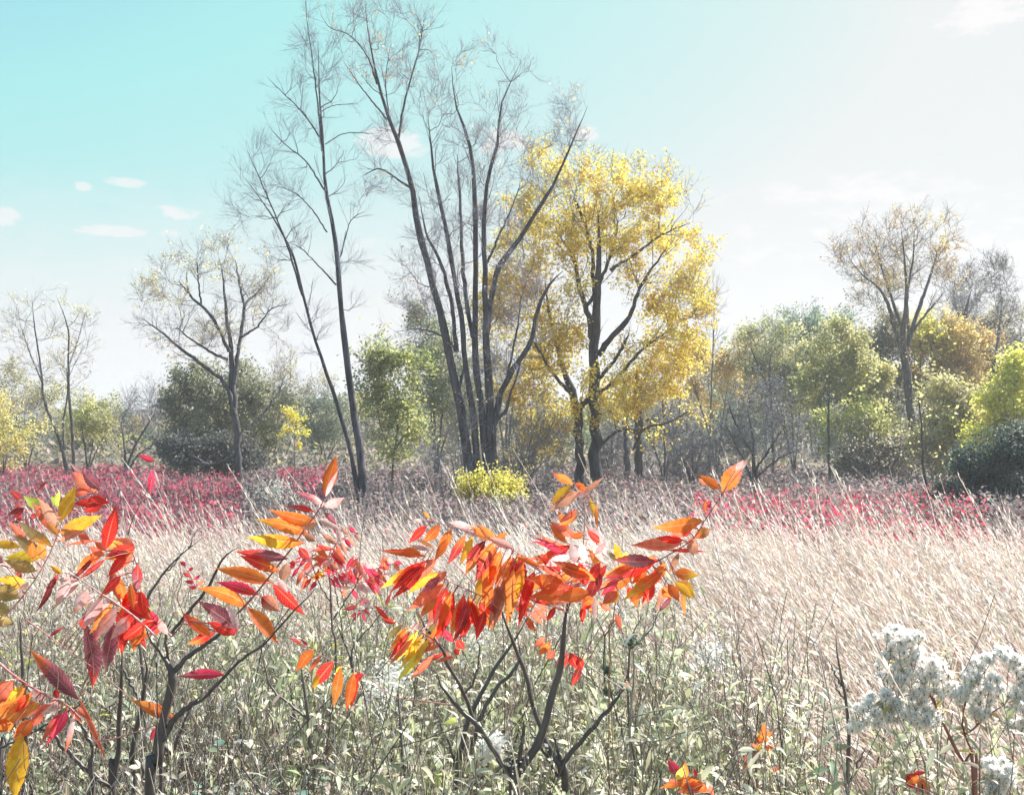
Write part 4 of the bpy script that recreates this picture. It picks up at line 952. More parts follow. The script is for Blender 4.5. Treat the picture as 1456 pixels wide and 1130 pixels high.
aster('white fluffy seeding aster with the largest cloud of heads at the lower right', 2.1,
      [[(1385, 1130, 5), (1368, 1085, 4.4), (1352, 1050, 4), (1340, 1025, 3), (1326, 995, 2.2), (1310, 965, 1.6)], [(1343, 1032, 2.2), (1325, 990, 1.8), (1300, 985, 1.3), (1250, 1005, 1)], [(1322, 990, 1.6), (1295, 940, 1.3), (1275, 905, 1)]],
      [(1268, 903, 22, 15), (1295, 905, 16, 12), (1285, 930, 32, 15), (1262, 942, 20, 10), (1315, 950, 34, 18), (1280, 962, 30, 12), (1268, 990, 30, 12), (1315, 985, 26, 14), (1240, 1010, 32, 18), (1285, 1012, 30, 18), (1315, 1020, 26, 14), (1346, 970, 14, 14), (1218, 1030, 14, 10)], 310, 501)
aster('white fluffy seeding aster with an arching head against the right edge', 2.2,
      [[(1388, 1130, 3), (1386, 1080, 2.8), (1372, 1045, 2.2), (1368, 1020, 2), (1378, 985, 2), (1400, 955, 1.3)], [(1370, 1045, 2.2), (1385, 1035, 2.2), (1400, 1020, 2), (1430, 1000, 1.2)]],
      [(1425, 932, 30, 9), (1395, 943, 18, 10), (1448, 945, 14, 10), (1380, 965, 16, 12), (1405, 968, 20, 14), (1408, 990, 20, 14), (1362, 985, 16, 12), (1440, 985, 24, 10), (1450, 1005, 18, 14), (1395, 1012, 16, 12), (1446, 1030, 16, 10), (1465, 960, 16, 20)], 230, 502)
aster('white fluffy seeding aster, a single round head low in the right corner', 1.95,
      [[(1424, 1180, 3), (1420, 1130, 2.4), (1418, 1100, 1.4)]], [(1420, 1092, 17, 16), (1412, 1118, 12, 12), (1432, 1112, 10, 12)], 60, 503)

def stalk(label, d, lines, bobs=(), col=(.12, .10, .09), bobcol=(.10, .14, .09), seed=1, nl=0, lcol=((.3, .32, .22),), ground=(0,), name='dry_stalk', lsz=.03):
    rng = np.random.default_rng(seed); c0 = P(lines[0][0][0], 1130, d); c0[2] = 0
    R = empty(name, c0, label, 'plant', G_WEED); stems_mesh(R, lines, d, col, k=6, ground=ground)
    if bobs:
        for (x, y, r) in bobs:
            hb_ = MB(); c = P(x, y, d); A = c + rng.normal(size=(90, 3)) * r * d / FP * .42
            hb_.tubes(np.stack([c - np.array([0, 0, .008]), c, c + np.array([0, 0, .008])])[None], np.array([[.002, .004, .002]]), 6, bobcol)
            hb_.chips(A, rng.uniform(.006, .014, len(A)), pal([bobcol], len(A), rng, .2), rng, asp=.6)
            hb_.build('seed_head', M_FORB, R)
    if nl:
        lb = MB(); L0 = np.concatenate([px_line(l, d, 12)[0] for l in lines]); p = L0[rng.integers(2, len(L0), nl)]
        dv = norm(rng.normal(size=(nl, 3)) * np.array([1, .7, .5]))
        lb.leaves(p, dv, np.array([0, 0, 1.]) + rng.normal(size=(nl, 3)) * .5, rng.uniform(.7, 1.3, nl) * lsz, lsz * .25, pal(lcol, nl, rng), seg=5, droop=.4, fold=.3)
        lb.build('leaves', [M_FORB], R)
    return R
stalk('dark bare forked twig standing left of the white asters', 2.3, [[(1206, 1130, 3), (1206, 1040, 2.6), (1203, 1000, 2.2), (1196, 960, 2), (1189, 920, 1.4), (1189, 893, .8)], [(1198, 975, 1.6), (1186, 955, 1.2), (1178, 938, .7)], [(1203, 995, 1.6), (1190, 980, 1.2), (1186, 962, .7)], [(1210, 1110, 2), (1222, 1080, 1.4), (1232, 1060, .8)]], seed=2)
stalk('thin stem with dark green seed knobs right of the central sumac', 2.7, [[(905, 1130, 2), (896, 1040, 1.8), (893, 960, 1.6), (899, 905, 1.2), (915, 870, .8)], [(890, 1060, 1.4), (870, 990, 1.2), (864, 950, .8)], [(893, 960, 1), (880, 985, 1), (866, 985, .8)], [(899, 920, 1), (925, 895, .8), (940, 860, .6)]], [(898, 912, 11), (864, 952, 7), (866, 982, 7)], seed=3, nl=8, name='knobbed_stalk')
stalk('pale green leafed stem crossing the lower middle beside the knobbed stalk', 2.5, [[(898, 1130, 1.8), (896, 1050, 1.6), (900, 980, 1.5), (902, 900, 1)], [(897, 1020, 1.2), (935, 1010, 1), (990, 1005, .8), (1060, 985, .4)], [(899, 1060, 1.2), (960, 1045, 1), (1030, 1020, .6)]], seed=4, nl=26, lcol=((.5, .56, .42), (.6, .65, .52)), col=(.3, .27, .22), name='leafy_stalk', lsz=.045)
stalk('dark crooked bare stalk below the hanging orange frond on the left', 2.5, [[(447, 1130, 3), (441, 1060, 2.8), (436, 1010, 2.6), (432, 975, 2), (425, 930, 1.2)], [(438, 1020, 2), (410, 1000, 1.8), (385, 975, 1.6), (372, 930, 1)], [(441, 1070, 1.8), (425, 1030, 1.5), (405, 1008, .8)], [(462, 1080, 1.6), (470, 1020, 1.4), (474, 998, 1)]], col=(.13, .11, .10), seed=5, nl=4, lcol=((.16, .06, .06),))
stalk('dark twiggy stalk with side shoots between the two left sumacs', 2.8, [[(345, 1130, 1.8), (342, 1040, 1.6), (335, 980, 1.5), (333, 950, 1.2)], [(334, 965, 1), (318, 950, 1), (305, 930, .8)], [(342, 1030, 1), (352, 1000, .9), (358, 960, .6)], [(390, 1100, 1.3), (386, 1020, 1.1), (378, 960, .7)]], seed=6)
stalk('dry branching weed in the grass below the small crimson leaves', 3.2, [[(505, 1010, 1.6), (500, 950, 1.4), (486, 905, 1.2), (472, 870, .8)], [(520, 1000, 1.4), (500, 930, 1.2), (530, 885, .8), (560, 850, .5)], [(500, 950, 1), (540, 960, .9), (560, 900, .7), (555, 860, .5)], [(488, 910, 1), (478, 840, .8), (472, 810, .5)]], seed=7, nl=6, lcol=((.25, .3, .18),))
stalk('bare brown switch rising against the grass right of the central sumac', 3.0, [[(862, 1010, 1.6), (858, 940, 1.4), (860, 905, 1.2), (850, 880, .9), (838, 862, .5)], [(860, 905, 1), (872, 885, .9), (885, 862, .5)], [(855, 985, 1), (840, 960, .8)]], seed=8)

def round_shrub():
    rng = np.random.default_rng(600); d = 2.5; c0 = P(350, 1130, d); c0[2] = 0
    R = empty('round_leaved_shrub', c0, 'low shrub with round blue green leaves along the bottom left of centre', 'shrub')
    tips = [(270, 1075), (300, 1060), (330, 1050), (365, 1060), (400, 1070), (430, 1085), (345, 1090), (385, 1100), (250, 1100), (310, 1100), (450, 1110), (480, 1060), (520, 1080)]
    mb = MB(); lb = MB()
    for i, (x, y) in enumerate(tips):
        dd = d + rng.uniform(-.25, .25)
        a = np.array([c0[0] + rng.normal() * .08, dd, 0]); b = P(x, y, dd); c = curve([a, a * .45 + b * .55 + rng.normal(size=3) * .03, b], 12)
        mb.tubes(c[None], np.linspace(.0035, .0012, 12)[None], 6, (.16, .13, .11))
        n = 30; t = rng.uniform(6, 11, n); i0 = np.minimum(t.astype(int), 10); p = c[i0] + rng.normal(size=(n, 3)) * .028
        dv = norm(rng.normal(size=(n, 3)) * np.array([1, 1, .5]) + np.array([0, 0, .1]))
        lb.leaves(p, dv, np.array([0, 0, 1.]) + rng.normal(size=(n, 3)) * .6, rng.uniform(.022, .04, n), rng.uniform(.016, .028, n), pal([(.30, .42, .36), (.38, .50, .44), (.22, .34, .28), (.42, .5, .3)], n, rng, .12), seg=5, droop=.25, fold=.2, prof=1.)
    mb.build('stems', M_STEM, R); lb.build('foliage', M_FORB, R)
round_shrub()
# ------------------------------------------------------------------ the sumacs in front
SC = {'o': (.76, .135, .02), 'y': (.84, .34, .02), 'r': (.66, .022, .018), 'd': (.30, .02, .026), 'c': (.72, .13, .075), 'p': (.25, .07, .10),
      'k': (.58, .025, .08), 'w': (.66, .38, .37), 'l': (.52, .66, .08), 'v': (.29, .22, .075), 'b': (.42, .20, .13), 'g': (.6, .42, .04), 'm': (.62, .20, .04)}  # w is pale pink, glare on leaflets put into their colour
NSEG = 16
def leaflets(mb, spec, d, rng, rach=None, dup=0.):
    """spec: 'bx by tx ty w code' ; each becomes a folded toothed blade bending in depth"""
    bs, dv, nr, L, Wd, C, cu = [], [], [], [], [], [], []
    items = [it.split() for it in spec.split(';') if len(it.split()) >= 6]
    extra = []
    for it in items:
        if rng.uniform() < dup:
            v = [float(q) for q in it[:5]]; j = rng.normal(size=2) * np.array([7, 4]); j = [j[0], j[1], j[0] + rng.normal() * 4, j[1] + rng.normal() * 5]
            codes = it[5] + it[5] + 'oormc'
            extra.append([v[0] + j[0], v[1] + j[1], v[2] + j[2], v[3] + j[3], v[4] * rng.uniform(.7, 1.05), codes[rng.integers(len(codes))]])
    for it in items + extra:
        bx, by, tx, ty, w = map(float, it[:5]); c = it[5]
        d0 = d + rng.normal() * .035; ln = math.hypot(tx - bx, ty - by)
        lean_ = rng.uniform(-.45, .45) * ln / FP * d
        a, b = P(bx, by, d0), P(tx, ty, d0 + lean_)
        ax = b - a; l = np.linalg.norm(ax); ax = ax / l
        view = norm(arr([a[0], a[1], a[2] - EYE]))
        face = norm(-view - ax * np.dot(-view, ax))
        side = np.cross(ax, face)
        roll = rng.uniform(-.5, .5)
        n = face * math.cos(roll) + side * math.sin(roll)
        bs.append(a); dv.append(ax); nr.append(n); L.append(l * 1.1); Wd.append(w * .95 * d0 / FP / max(.7, math.cos(roll)))
        col = arr(SC[c[0]]) * (1 + rng.normal() * .1)
        if len(c) > 1: col = (col, arr(SC[c[1]]))
        else: col = (col, col * (1 + rng.normal() * .15))
        C.append(col); cu.append(rng.normal() * .07)
    bs, dv, nr = arr(bs), arr(dv), arr(nr); N = len(bs)
    if rach is not None and N:                      # short stalks tie each blade to the leaf's midrib
        pet = []
        for b in bs:
            j = int(np.argmin(np.linalg.norm(rach - b, axis=1))); a = rach[j]
            pet.append(curve([a, a * .5 + b * .5 + np.array([0, 0, .002]), b], 5))
        mb.tubes(np.array(pet), np.linspace(.0011, .0007, 5)[None, :], 5, (.46, .16, .13))
    # two tones: base half and tip half blend along the blade
    cc = np.zeros((N, NSEG, 2, 3))
    t = np.linspace(0, 1, NSEG)[None, :, None, None]
    sh = rng.uniform(.2, .9, (N, 1, 1, 1)); m_ = np.clip((t - sh) * 3 + .5 + rng.normal(size=(N, 1, 2, 1)) * .25, 0, 1)
    A = arr([c[0] for c in C])[:, None, None, :]; B = arr([c[1] for c in C])[:, None, None, :]
    cc = np.clip((A * (1 - m_) + B * m_) * (1 + rng.normal(size=(N, NSEG, 2, 1)) * .07), .008, .93)
    nq0 = sum(len(f) for f in mb.f)
    mb.leaves(bs, dv, nr, arr(L), arr(Wd), (.5, .1, .1), seg=NSEG, droop=rng.uniform(-.02, .06, N), fold=rng.uniform(.1, .5), mi=1, prof=.8, saw=.07, curl=arr(cu), shape=1.2)
    mb.c[-1] = cc.reshape(-1, 3)

def frond(R, rachis, d, spec, seed, w=1.1, col=(.42, .10, .09), d1=None, label=None, M=24, dup=0.):
    rng = np.random.default_rng(seed); mb = MB()
    if rachis:
        n = len(rachis); d1 = d if d1 is None else d1
        pts = [(x, y, w * (1 - .55 * i / (n - 1)), (d1 - d) * i / (n - 1)) for i, (x, y) in enumerate(rachis)]
        c, r = px_line(pts, d, M); mb.tubes(c[None], r[None], 6, col)
    leaflets(mb, spec, (d + (d1 or d)) / 2, rng, c if rachis else None, dup)
    o = mb.build('compound_leaf', [M_STEM, M_SUMAC], R)
    if label: o['label'] = label
    return o

def auto(rachis, n, ln, w, cols, rng, hang=.6, start=.1, spread=75):
    """leaflet pairs along a rachis given in px"""
    c = curve(arr(rachis), n + 1); out = []
    for i in range(int(n * start), n + 1):
        t = i / n; tg = c[min(i + 1, n)] - c[max(i - 1, 0)]; a = math.atan2(tg[1], tg[0])
        s = ln * (.65 + .5 * math.sin(math.pi * min(1, t * .9 + .1)))
        for sg in (-1, 1):
            if rng.uniform() < .1: continue
            b = a + sg * math.radians(spread + rng.normal() * 14)
            vx, vy = math.cos(b), math.sin(b) + hang; q = math.hypot(vx, vy)
            out.append('%f %f %f %f %f %s' % (c[i][0], c[i][1], c[i][0] + vx / q * s, c[i][1] + vy / q * s, w * rng.uniform(.8, 1.2), cols[rng.integers(len(cols))]))
    out.append('%f %f %f %f %f %s' % (c[-1][0], c[-1][1], 2 * c[-1][0] - c[-2][0] + rng.normal() * 4, 2 * c[-1][1] - c[-2][1] + ln * .5 * hang, w, cols[0]))
    return ';'.join(out)

G_SU = 'sumacs in front of the grass'
def sumac(label, px, d):
    c = P(px, 1130, d); c[2] = 0
    return empty('sumac', c, label, 'shrub', G_SU)
DK = (.085, .072, .068); PALE = (.30, .26, .25); PINK = (.50, .22, .20); RS = 1.0

# --- central sumac
R = sumac('central sumac with wide forked dark stems under arching orange and red leaves', 730, 2.2)
stems_mesh(R, [[(731, 1130, 7.5), (733, 1105, 7.2), (748, 1080, 6), (764, 1058, 5.6), (778, 1020, 5.2), (789, 975, 4.8), (800, 925, 4.4), (804, 885, 4.2), (808, 850, 3.2)],
               [(730, 1112, 5), (718, 1090, 4), (700, 1062, 3.6), (675, 1028, 3.4), (650, 1003, 3), (628, 975, 2.2), (620, 955, 1.6)],
               [(675, 1028, 3, .02), (655, 975, 2.6), (640, 950, 2.4), (622, 915, 2, -.03), (605, 890, 1.6), (590, 862, 1.2)],
               [(736, 1096, 3.4), (741, 1060, 3), (745, 1024, 2.4)], [(662, 985, 1.6), (676, 962, 1.3), (682, 925, 1), (678, 905, .8)]], 2.2, DK, name='stem')
frond(R, [(650, 1003), (600, 996), (560, 990), (517, 958), (470, 938), (425, 915)], 2.2,
      '446 922 423 950 17 o;455 932 440 952 8 c;474 940 447 972 20 r;452 958 447 978 9 y;484 948 475 1001 16 om;503 955 493 1005 15 o;508 957 499 1003 10 r;517 958 494 968 12 r;430 916 412 906 5 d;438 918 428 908 4 d;486 946 478 955 6 g',
      1, 1.0, PINK, label='long stalked leaf with hanging orange leaflets')
frond(R, [(808, 858), (785, 835), (762, 805), (735, 785), (700, 768), (655, 752), (618, 742)], 2.14,
      '625 745 603 770 15 o;642 752 624 784 15 or;662 760 638 800 14 od;672 762 655 800 12 y;690 768 664 812 20 dm;702 770 680 820 20 md;694 795 683 842 16 y;688 815 680 860 20 yv;712 782 690 842 20 o;726 790 706 858 20 mo;700 830 690 862 16 o;741 790 735 850 20 rd;744 800 718 866 20 oy;760 812 745 862 18 r;700 768 671 747 13 o;700 770 721 757 9 o;712 772 704 812 13 w;726 780 714 816 13 w;668 748 640 742 11 w;690 762 652 750 12 w;730 780 694 764 12 w;740 788 770 812 9 w;600 742 590 738 6 w;733 815 722 880 18 m;718 820 703 885 16 b;755 822 738 885 14 r;738 782 727 840 14 y',
      3, 1.1, PINK, label='arching leaf with orange leaflets hanging in a curtain', dup=0.56)  # pale w blades along the arch paint its line of glare
frond(R, [(712, 868), (690, 850), (660, 836), (632, 822), (605, 798), (575, 784)], 2.12,
      '598 786 566 784 16 o;594 788 544 782 10 rd;590 802 545 832 12 oy;602 800 558 836 13 dr;621 794 578 826 22 cr;626 812 582 840 15 oy;625 820 601 842 14 p;632 830 590 856 22 o;636 836 618 880 20 r;645 842 630 896 17 rd;660 845 648 900 16 r;674 850 656 902 18 dr;666 848 680 895 16 r;682 855 700 892 18 ro;690 868 678 905 15 r;668 880 655 905 12 r;632 848 636 868 9 w;642 850 632 890 7 w;610 782 585 775 8 w;690 862 704 872 14 r;640 855 622 905 14 r;622 850 600 870 16 o',
      4, 1.1, PINK, label='leaf with coral and red leaflets left of the fork', dup=0.60)
frond(R, [(808, 858), (835, 846), (870, 830), (905, 812), (945, 792), (985, 766), (1005, 735), (1026, 704)], 2.2,
      '1027 699 1054 657 26 oc;1024 695 996 676 14 o;1006 690 994 680 7 c;1046 668 1057 655 9 w;999 740 931 745 22 om;985 750 960 762 14 r;987 765 1009 752 16 om;970 772 903 776 20 c;972 768 940 766 12 r;984 768 986 788 17 b;950 782 1000 782 6 r;932 798 876 796 20 pr;936 795 868 822 19 rp;906 812 850 834 20 op;900 806 862 820 14 d;945 800 933 826 15 o;942 812 890 846 18 oy;926 820 898 852 20 yo;930 828 914 858 15 rb;958 814 991 818 18 oy;962 826 986 846 18 my;972 838 974 872 8 m;950 830 965 852 16 o;955 848 938 868 8 p;900 838 905 862 13 o;880 840 862 858 16 y;1012 712 1000 722 8 k;1015 712 1016 728 7 w;965 786 952 812 10 b;880 822 856 846 13 k;920 806 900 828 15 o',
      5, 1.3, (.26, .10, .08), label='long leaf reaching up to the right with a flame shaped tip leaflet', dup=0.41)
frond(R, [(806, 870), (812, 850), (805, 830), (795, 815)], 2.06,
      '812 850 757 846 24 o;808 835 752 822 22 o;822 828 766 802 20 oc;838 820 790 800 20 o;838 842 796 850 22 o;836 826 852 800 15 r;800 812 770 794 16 r;845 850 828 864 18 r;852 838 846 806 12 d;776 804 812 788 15 w;796 812 822 801 10 w;818 800 812 772 15 w;834 832 824 800 20 r;844 846 846 880 9 w;842 800 850 836 12 p;775 850 822 852 16 o;848 820 838 855 13 d;830 860 828 884 10 r;790 862 778 882 9 r;760 856 800 848 10 ro;785 818 760 838 18 o;828 812 805 826 18 oy',
      6, 1.0, DK, label='dense orange and red tuft at the top of the stem', dup=0.68)
frond(R, [(808, 850), (816, 812), (828, 780), (831, 745), (830, 715), (816, 690)], 2.2,
      '815 688 787 672 12 od;812 690 785 713 15 y;825 698 783 723 16 b;828 702 795 712 9 p;829 702 856 680 9 b;818 690 834 700 10 w;828 700 840 712 9 w;838 708 849 738 8 y;848 716 850 750 6 m;822 730 797 746 11 m;808 752 794 727 11 oc;812 760 784 742 13 c;805 772 783 746 13 o;812 775 764 802 18 ro;806 788 770 772 8 k;802 782 760 762 6 d;795 776 756 768 5 k;858 800 838 764 11 w;850 812 834 770 12 w;856 770 836 748 13 w;835 820 826 790 9 w;862 790 853 762 7 w;832 720 846 730 6 w;800 790 756 794 12 c;820 765 806 752 8 c;846 788 862 770 9 w;830 760 812 764 10 o',
      7, 1.2, (.4, .25, .24), label='top leaf with pale drooping leaflets', dup=0.30)
frond(R, [(592, 868), (598, 890), (600, 900), (575, 888), (555, 882)], 2.15,
      '562 886 544 878 9 r;572 888 551 906 9 v;580 890 558 914 9 v;588 892 561 928 10 vg;595 896 566 936 11 g;601 900 571 948 12 yg;606 905 578 940 11 v;606 915 566 966 13 yl;610 908 590 938 9 g;622 880 600 912 9 v;642 872 606 914 10 oc;618 934 589 958 11 c;630 930 602 938 7 r;612 918 590 930 7 v;600 886 582 898 8 w',
      8, .9, (.5, .35, .12), label='small olive and yellow leaf hanging left of the stem', dup=0.45)
frond(R, [(640, 945), (645, 920), (650, 905)], 2.2, '646 912 632 895 11 k;650 908 660 922 12 r;646 922 652 930 8 r;655 905 664 895 8 k;640 932 626 928 6 c;634 905 622 890 9 k', 9, .8, PINK)
frond(R, [(800, 940), (808, 930), (822, 932)], 2.2, '806 928 800 948 9 r;812 928 820 948 16 r;822 934 828 950 13 r;826 944 814 972 11 dr;806 936 798 952 7 c', 10, .8, PINK, label='few small blood red leaflets beside the fork')
frond(R, [(800, 925), (785, 905), (770, 890)], 2.3, '782 912 768 930 14 o;790 925 778 936 12 c;775 905 760 920 10 c;792 940 800 955 8 k', 11, .8, PINK)

# --- second stem behind it
R = sumac('second sumac of pale forked stems close right of the central one, nearly leafless', 803, 2.35)
stems_mesh(R, [[(804, 1130, 5.5), (800, 1105, 5), (796, 1085, 4.6), (780, 1060, 3.6), (765, 1020, 3.2), (748, 965, 3), (732, 922, 3), (720, 888, 2.8), (712, 862, 2)],
               [(797, 1088, 4), (818, 1062, 3.4), (850, 1026, 3), (872, 1000, 2.8), (888, 978, 2)],
               [(797, 1080, 2.6), (792, 1060, 2.2), (787, 1046, 1.6)], [(793, 1105, 2.4), (780, 1080, 2), (765, 1055, 1.8), (752, 1035, 1.2)]], 2.35, DK)
frond(R, [(886, 980), (860, 962), (822, 936), (800, 920)], 2.35, '868 868 852 856 9 c;876 872 882 894 9 c;890 976 893 968 5 b', 12, 1.1, PALE)
frond(R, [(712, 866), (690, 848), (660, 815), (625, 780), (597, 752), (575, 728)], 2.35, '714 866 700 884 8 c', 13, 1.0, PINK)

# --- dark stems further behind
R = sumac('thin dark crossing stems behind the fork of the central sumac', 650, 2.7)
stems_mesh(R, [[(651, 1130, 6), (654, 1080, 5), (664, 1030, 3.6), (682, 990, 3), (702, 955, 2.6), (722, 925, 2.4), (738, 900, 2), (748, 880, 1.4)], [(672, 1060, 3.6), (686, 1015, 3), (708, 975, 2.6), (735, 945, 2.2), (740, 915, 1.6)], [(652, 1110, 3), (640, 1060, 2), (622, 1020, 1.4)]], 2.7, (.10, .09, .09), ground=(0,))
rr = np.random.default_rng(3)
frond(R, [(748, 884), (755, 868), (765, 850)], 2.7, auto([(748, 884), (756, 866), (770, 850)], 5, 22, 8, ['r', 'c', 'o'], rr), 14)

# --- left middle sumac
R = sumac('left sumac whose upright leaf of orange paired leaflets ends in a single pointed tip', 215, 2.1)
stems_mesh(R, [[(213, 1130, 8), (224, 1085, 7.2), (231, 1040, 6.4), (238, 1000, 6), (243, 962, 6.5), (230, 930, 3), (213, 906, 2.2), (207, 880, 1.4)],
               [(243, 958, 4.5), (262, 938, 3.2), (290, 918, 2.8), (315, 897, 2.4), (340, 870, 1.6)],
               [(231, 1050, 5), (250, 1020, 4), (272, 1003, 3.6), (284, 990, 2.4)],
               [(244, 900, 2.4, .25), (272, 865, 2.2, .25), (300, 828, 2, .25), (313, 800, 1.6, .25), (325, 785, 1.2, .25), (341, 778, .9, .25)],
               [(228, 1130, 3, .1), (245, 1070, 2.6, .1), (262, 1025, 2.4, .1), (275, 1000, 2, .1)],
               [(258, 1010, 2.6), (290, 992, 2.2), (312, 968, 2.4), (335, 945, 2), (360, 925, 1.7), (388, 902, 1.5), (420, 868, 1.2), (434, 852, 1), (456, 824, .6)],
               [(243, 960, 3, .1), (238, 930, 2), (236, 900, 1.6), (248, 870, 1)]], 2.1, DK, ground=(0, 4))
frond(R, [(340, 870), (365, 842), (392, 808), (414, 780), (436, 748), (455, 722), (462, 704)], 2.1,
      '461 704 477 652 20 o;463 706 480 668 7 w;461 718 420 701 11 wp;462 720 487 708 15 w;448 728 406 719 9 rp;452 744 388 724 19 o;450 744 432 752 10 b;438 758 370 740 21 oy;432 772 357 761 21 oy;432 760 448 768 12 b;410 794 340 783 17 pr;398 812 345 790 17 or;386 829 312 806 22 o;368 846 312 826 17 rk;352 862 284 834 21 o;454 738 483 752 12 w;462 728 478 745 9 p;408 800 400 826 17 b;388 830 430 870 20 r;372 848 396 868 22 db;352 864 392 912 21 o;425 778 440 795 13 d;395 822 408 842 10 w',
      20, 1.6, (.34, .10, .10), label='upright compound leaf with orange paired leaflets')
frond(R, [(244, 905), (262, 880), (252, 850), (258, 828), (255, 800)], 2.1,
      '336 893 285 856 22 p;338 896 322 858 11 w;335 902 298 884 17 r;300 905 262 872 17 or;306 898 270 912 14 ro;318 902 340 893 9 k', 21, 1.0, (.3, .1, .1))
frond(R, [(280, 838), (270, 818), (259, 800)], 2.1, '279 836 268 834 6 k;276 828 263 826 6 k;272 820 260 814 6 d;268 812 274 806 5 k;264 804 256 798 6 k;281 832 290 824 6 c;275 824 284 816 5 k', 22, .8, (.5, .1, .12), label='tiny crimson unfurled leaf tip')
frond(R, [(133, 1054), (160, 1050), (200, 1038), (240, 1022), (275, 1002), (300, 980), (316, 962)], 2.1, '320 959 258 960 15 kp;250 1021 190 996 18 om;222 1034 214 1052 8 k', 23, 1.2, PINK, label='low stalk carrying one orange and one crimson leaflet')
frond(R, [(244, 905), (222, 880), (210, 862), (200, 838), (196, 808), (188, 785)], 2.1,
      '150 781 163 727 21 r;192 780 163 765 18 rc;192 778 154 790 20 rd;150 784 111 808 15 oc;148 790 128 776 12 c;150 795 115 822 9 d;181 786 155 818 15 r;172 818 146 842 13 r;196 801 192 842 15 dp;168 820 178 856 15 o;190 834 176 870 16 r;200 840 205 872 14 r;194 850 172 880 17 r;182 862 214 880 15 ro;176 872 196 890 16 r;190 842 212 862 12 r;165 818 160 832 8 w;214 868 228 890 10 k;175 880 168 922 18 r;195 878 190 920 20 ro;208 884 172 910 16 r;205 892 226 884 12 r;212 902 232 886 13 kc;226 880 238 900 12 w;186 880 206 915 18 r',
      24, 1.3, (.32, .08, .08), label='scarlet leaf with twisted blood red leaflets', dup=0.45)

# --- far left sumac (olive and red), two thin trunks
R = sumac('sumac at the left edge with olive, golden and scarlet leaves on thin trunks', 165, 2.25)
stems_mesh(R, [[(160, 1130, 5.5), (162, 1112, 5), (168, 1060, 3.6), (170, 1000, 3.4), (173, 955, 3.2), (174, 925, 2.4)],
               [(131, 1130, 5), (131, 1090, 4.6), (132, 1058, 4.4)], [(156, 1116, 4), (125, 1095, 3.4), (98, 1070, 3), (75, 1044, 2.6), (45, 1035, 1.8)],
               [(190, 1130, 4.4, .15), (187, 1085, 4, .15), (193, 1045, 3.6, .15), (202, 1000, 3.4, .15), (208, 955, 2.8, .15), (203, 925, 2, .15)],
               [(36, 1130, 3.6, .3), (34, 1000, 3, .3), (30, 930, 2.6, .3), (28, 880, 2, .3)], [(132, 1060, 3), (118, 1035, 2), (100, 1010, 1.4)],
               [(0, 1062, 1.6), (40, 1045, 1.4), (80, 1022, 1.2), (116, 998, 1), (124, 984, .6)],
               [(202, 1000, 2.2, .1), (180, 960, 1.8, .1), (170, 940, 1.2, .1)], [(0, 1100, 2.4, .1), (10, 1060, 2, .1), (20, 1042, 1.2, .1)]], 2.25, DK, ground=(0, 1, 3, 4, 8))
frond(R, [(-20, 900), (5, 878), (30, 850), (52, 820), (70, 788), (82, 760), (90, 735)], 2.05,
      '85 742 106 692 20 y;84 758 140 732 21 my;84 756 48 716 21 cb;72 776 28 740 16 yv;75 778 38 746 11 v;62 790 22 762 17 v;58 792 10 790 20 y;30 778 -12 772 13 y;52 812 9 796 19 v;42 832 -3 822 18 vy;28 850 -10 835 26 v;15 870 -22 858 22 v;86 768 120 755 13 b;95 774 140 768 5 c;60 795 58 770 15 m;38 806 0 802 9 w;30 822 22 800 8 c;5 800 -10 792 14 p;40 770 14 742 11 c;30 838 40 828 7 w;4 890 -14 880 14 v;112 760 128 768 11 c;66 742 84 762 9 m',
      30, 1.3, (.55, .35, .28), label='olive and golden leaf seen edge on at the left', dup=0.22)
frond(R, [(90, 735), (100, 728), (112, 712), (135, 700)], 2.1,
      '140 702 104 670 20 cp;142 696 118 672 16 p;116 672 101 657 6 w;106 716 152 712 14 rd;120 728 150 708 17 r;102 702 126 698 13 c;128 706 154 714 12 r', 31, 1.0, (.5, .1, .1), label='three glowing scarlet leaflets at the top')
frond(R, [(85, 745), (72, 728), (60, 715)], 2.15, '64 722 36 705 17 l;78 718 84 700 9 l;84 720 74 706 8 l', 32, .8, (.5, .5, .15), label='lime green young leaflets')
frond(R, [(42, 750), (34, 730), (24, 712)], 2.2, '32 712 15 698 10 d;34 716 18 720 5 d;35 722 12 731 8 d;34 722 18 738 6 d;26 742 30 724 6 k;22 744 30 735 6 d;44 736 52 730 8 d;66 684 55 696 5 d', 33, .8, (.3, .06, .08))
frond(R, [(222, 905), (200, 884), (172, 862), (135, 838), (105, 818), (80, 812)], 2.0,
      '84 814 60 853 9 dw;100 822 80 858 15 wo;88 816 72 804 8 y;125 836 106 868 17 wo;112 826 90 850 12 w;146 848 120 884 18 w;134 842 112 862 12 wo;166 862 135 904 19 wk;158 858 136 874 12 w;188 874 160 905 18 rw;150 850 172 862 9 w;110 826 84 822 9 w;140 870 118 890 12 w',
      34, 1.6, (.62, .40, .38), label='leaf with leaflets coloured pale pink for glare from above', dup=0.22)  # whitish pink here is glare painted as leaflet colour
frond(R, [(36, 880), (75, 908), (120, 940), (150, 962), (190, 996)], 2.1,
      '120 884 130 972 24 pr;118 892 122 880 12 r;162 886 150 953 21 pw;160 884 164 940 10 w;140 872 137 912 13 cw;130 865 118 885 13 k;111 994 48 930 24 po;112 992 150 1072 8 c;70 905 90 890 5 k',
      35, 1.0, PINK, label='long pink stalk with mauve backed leaflets')
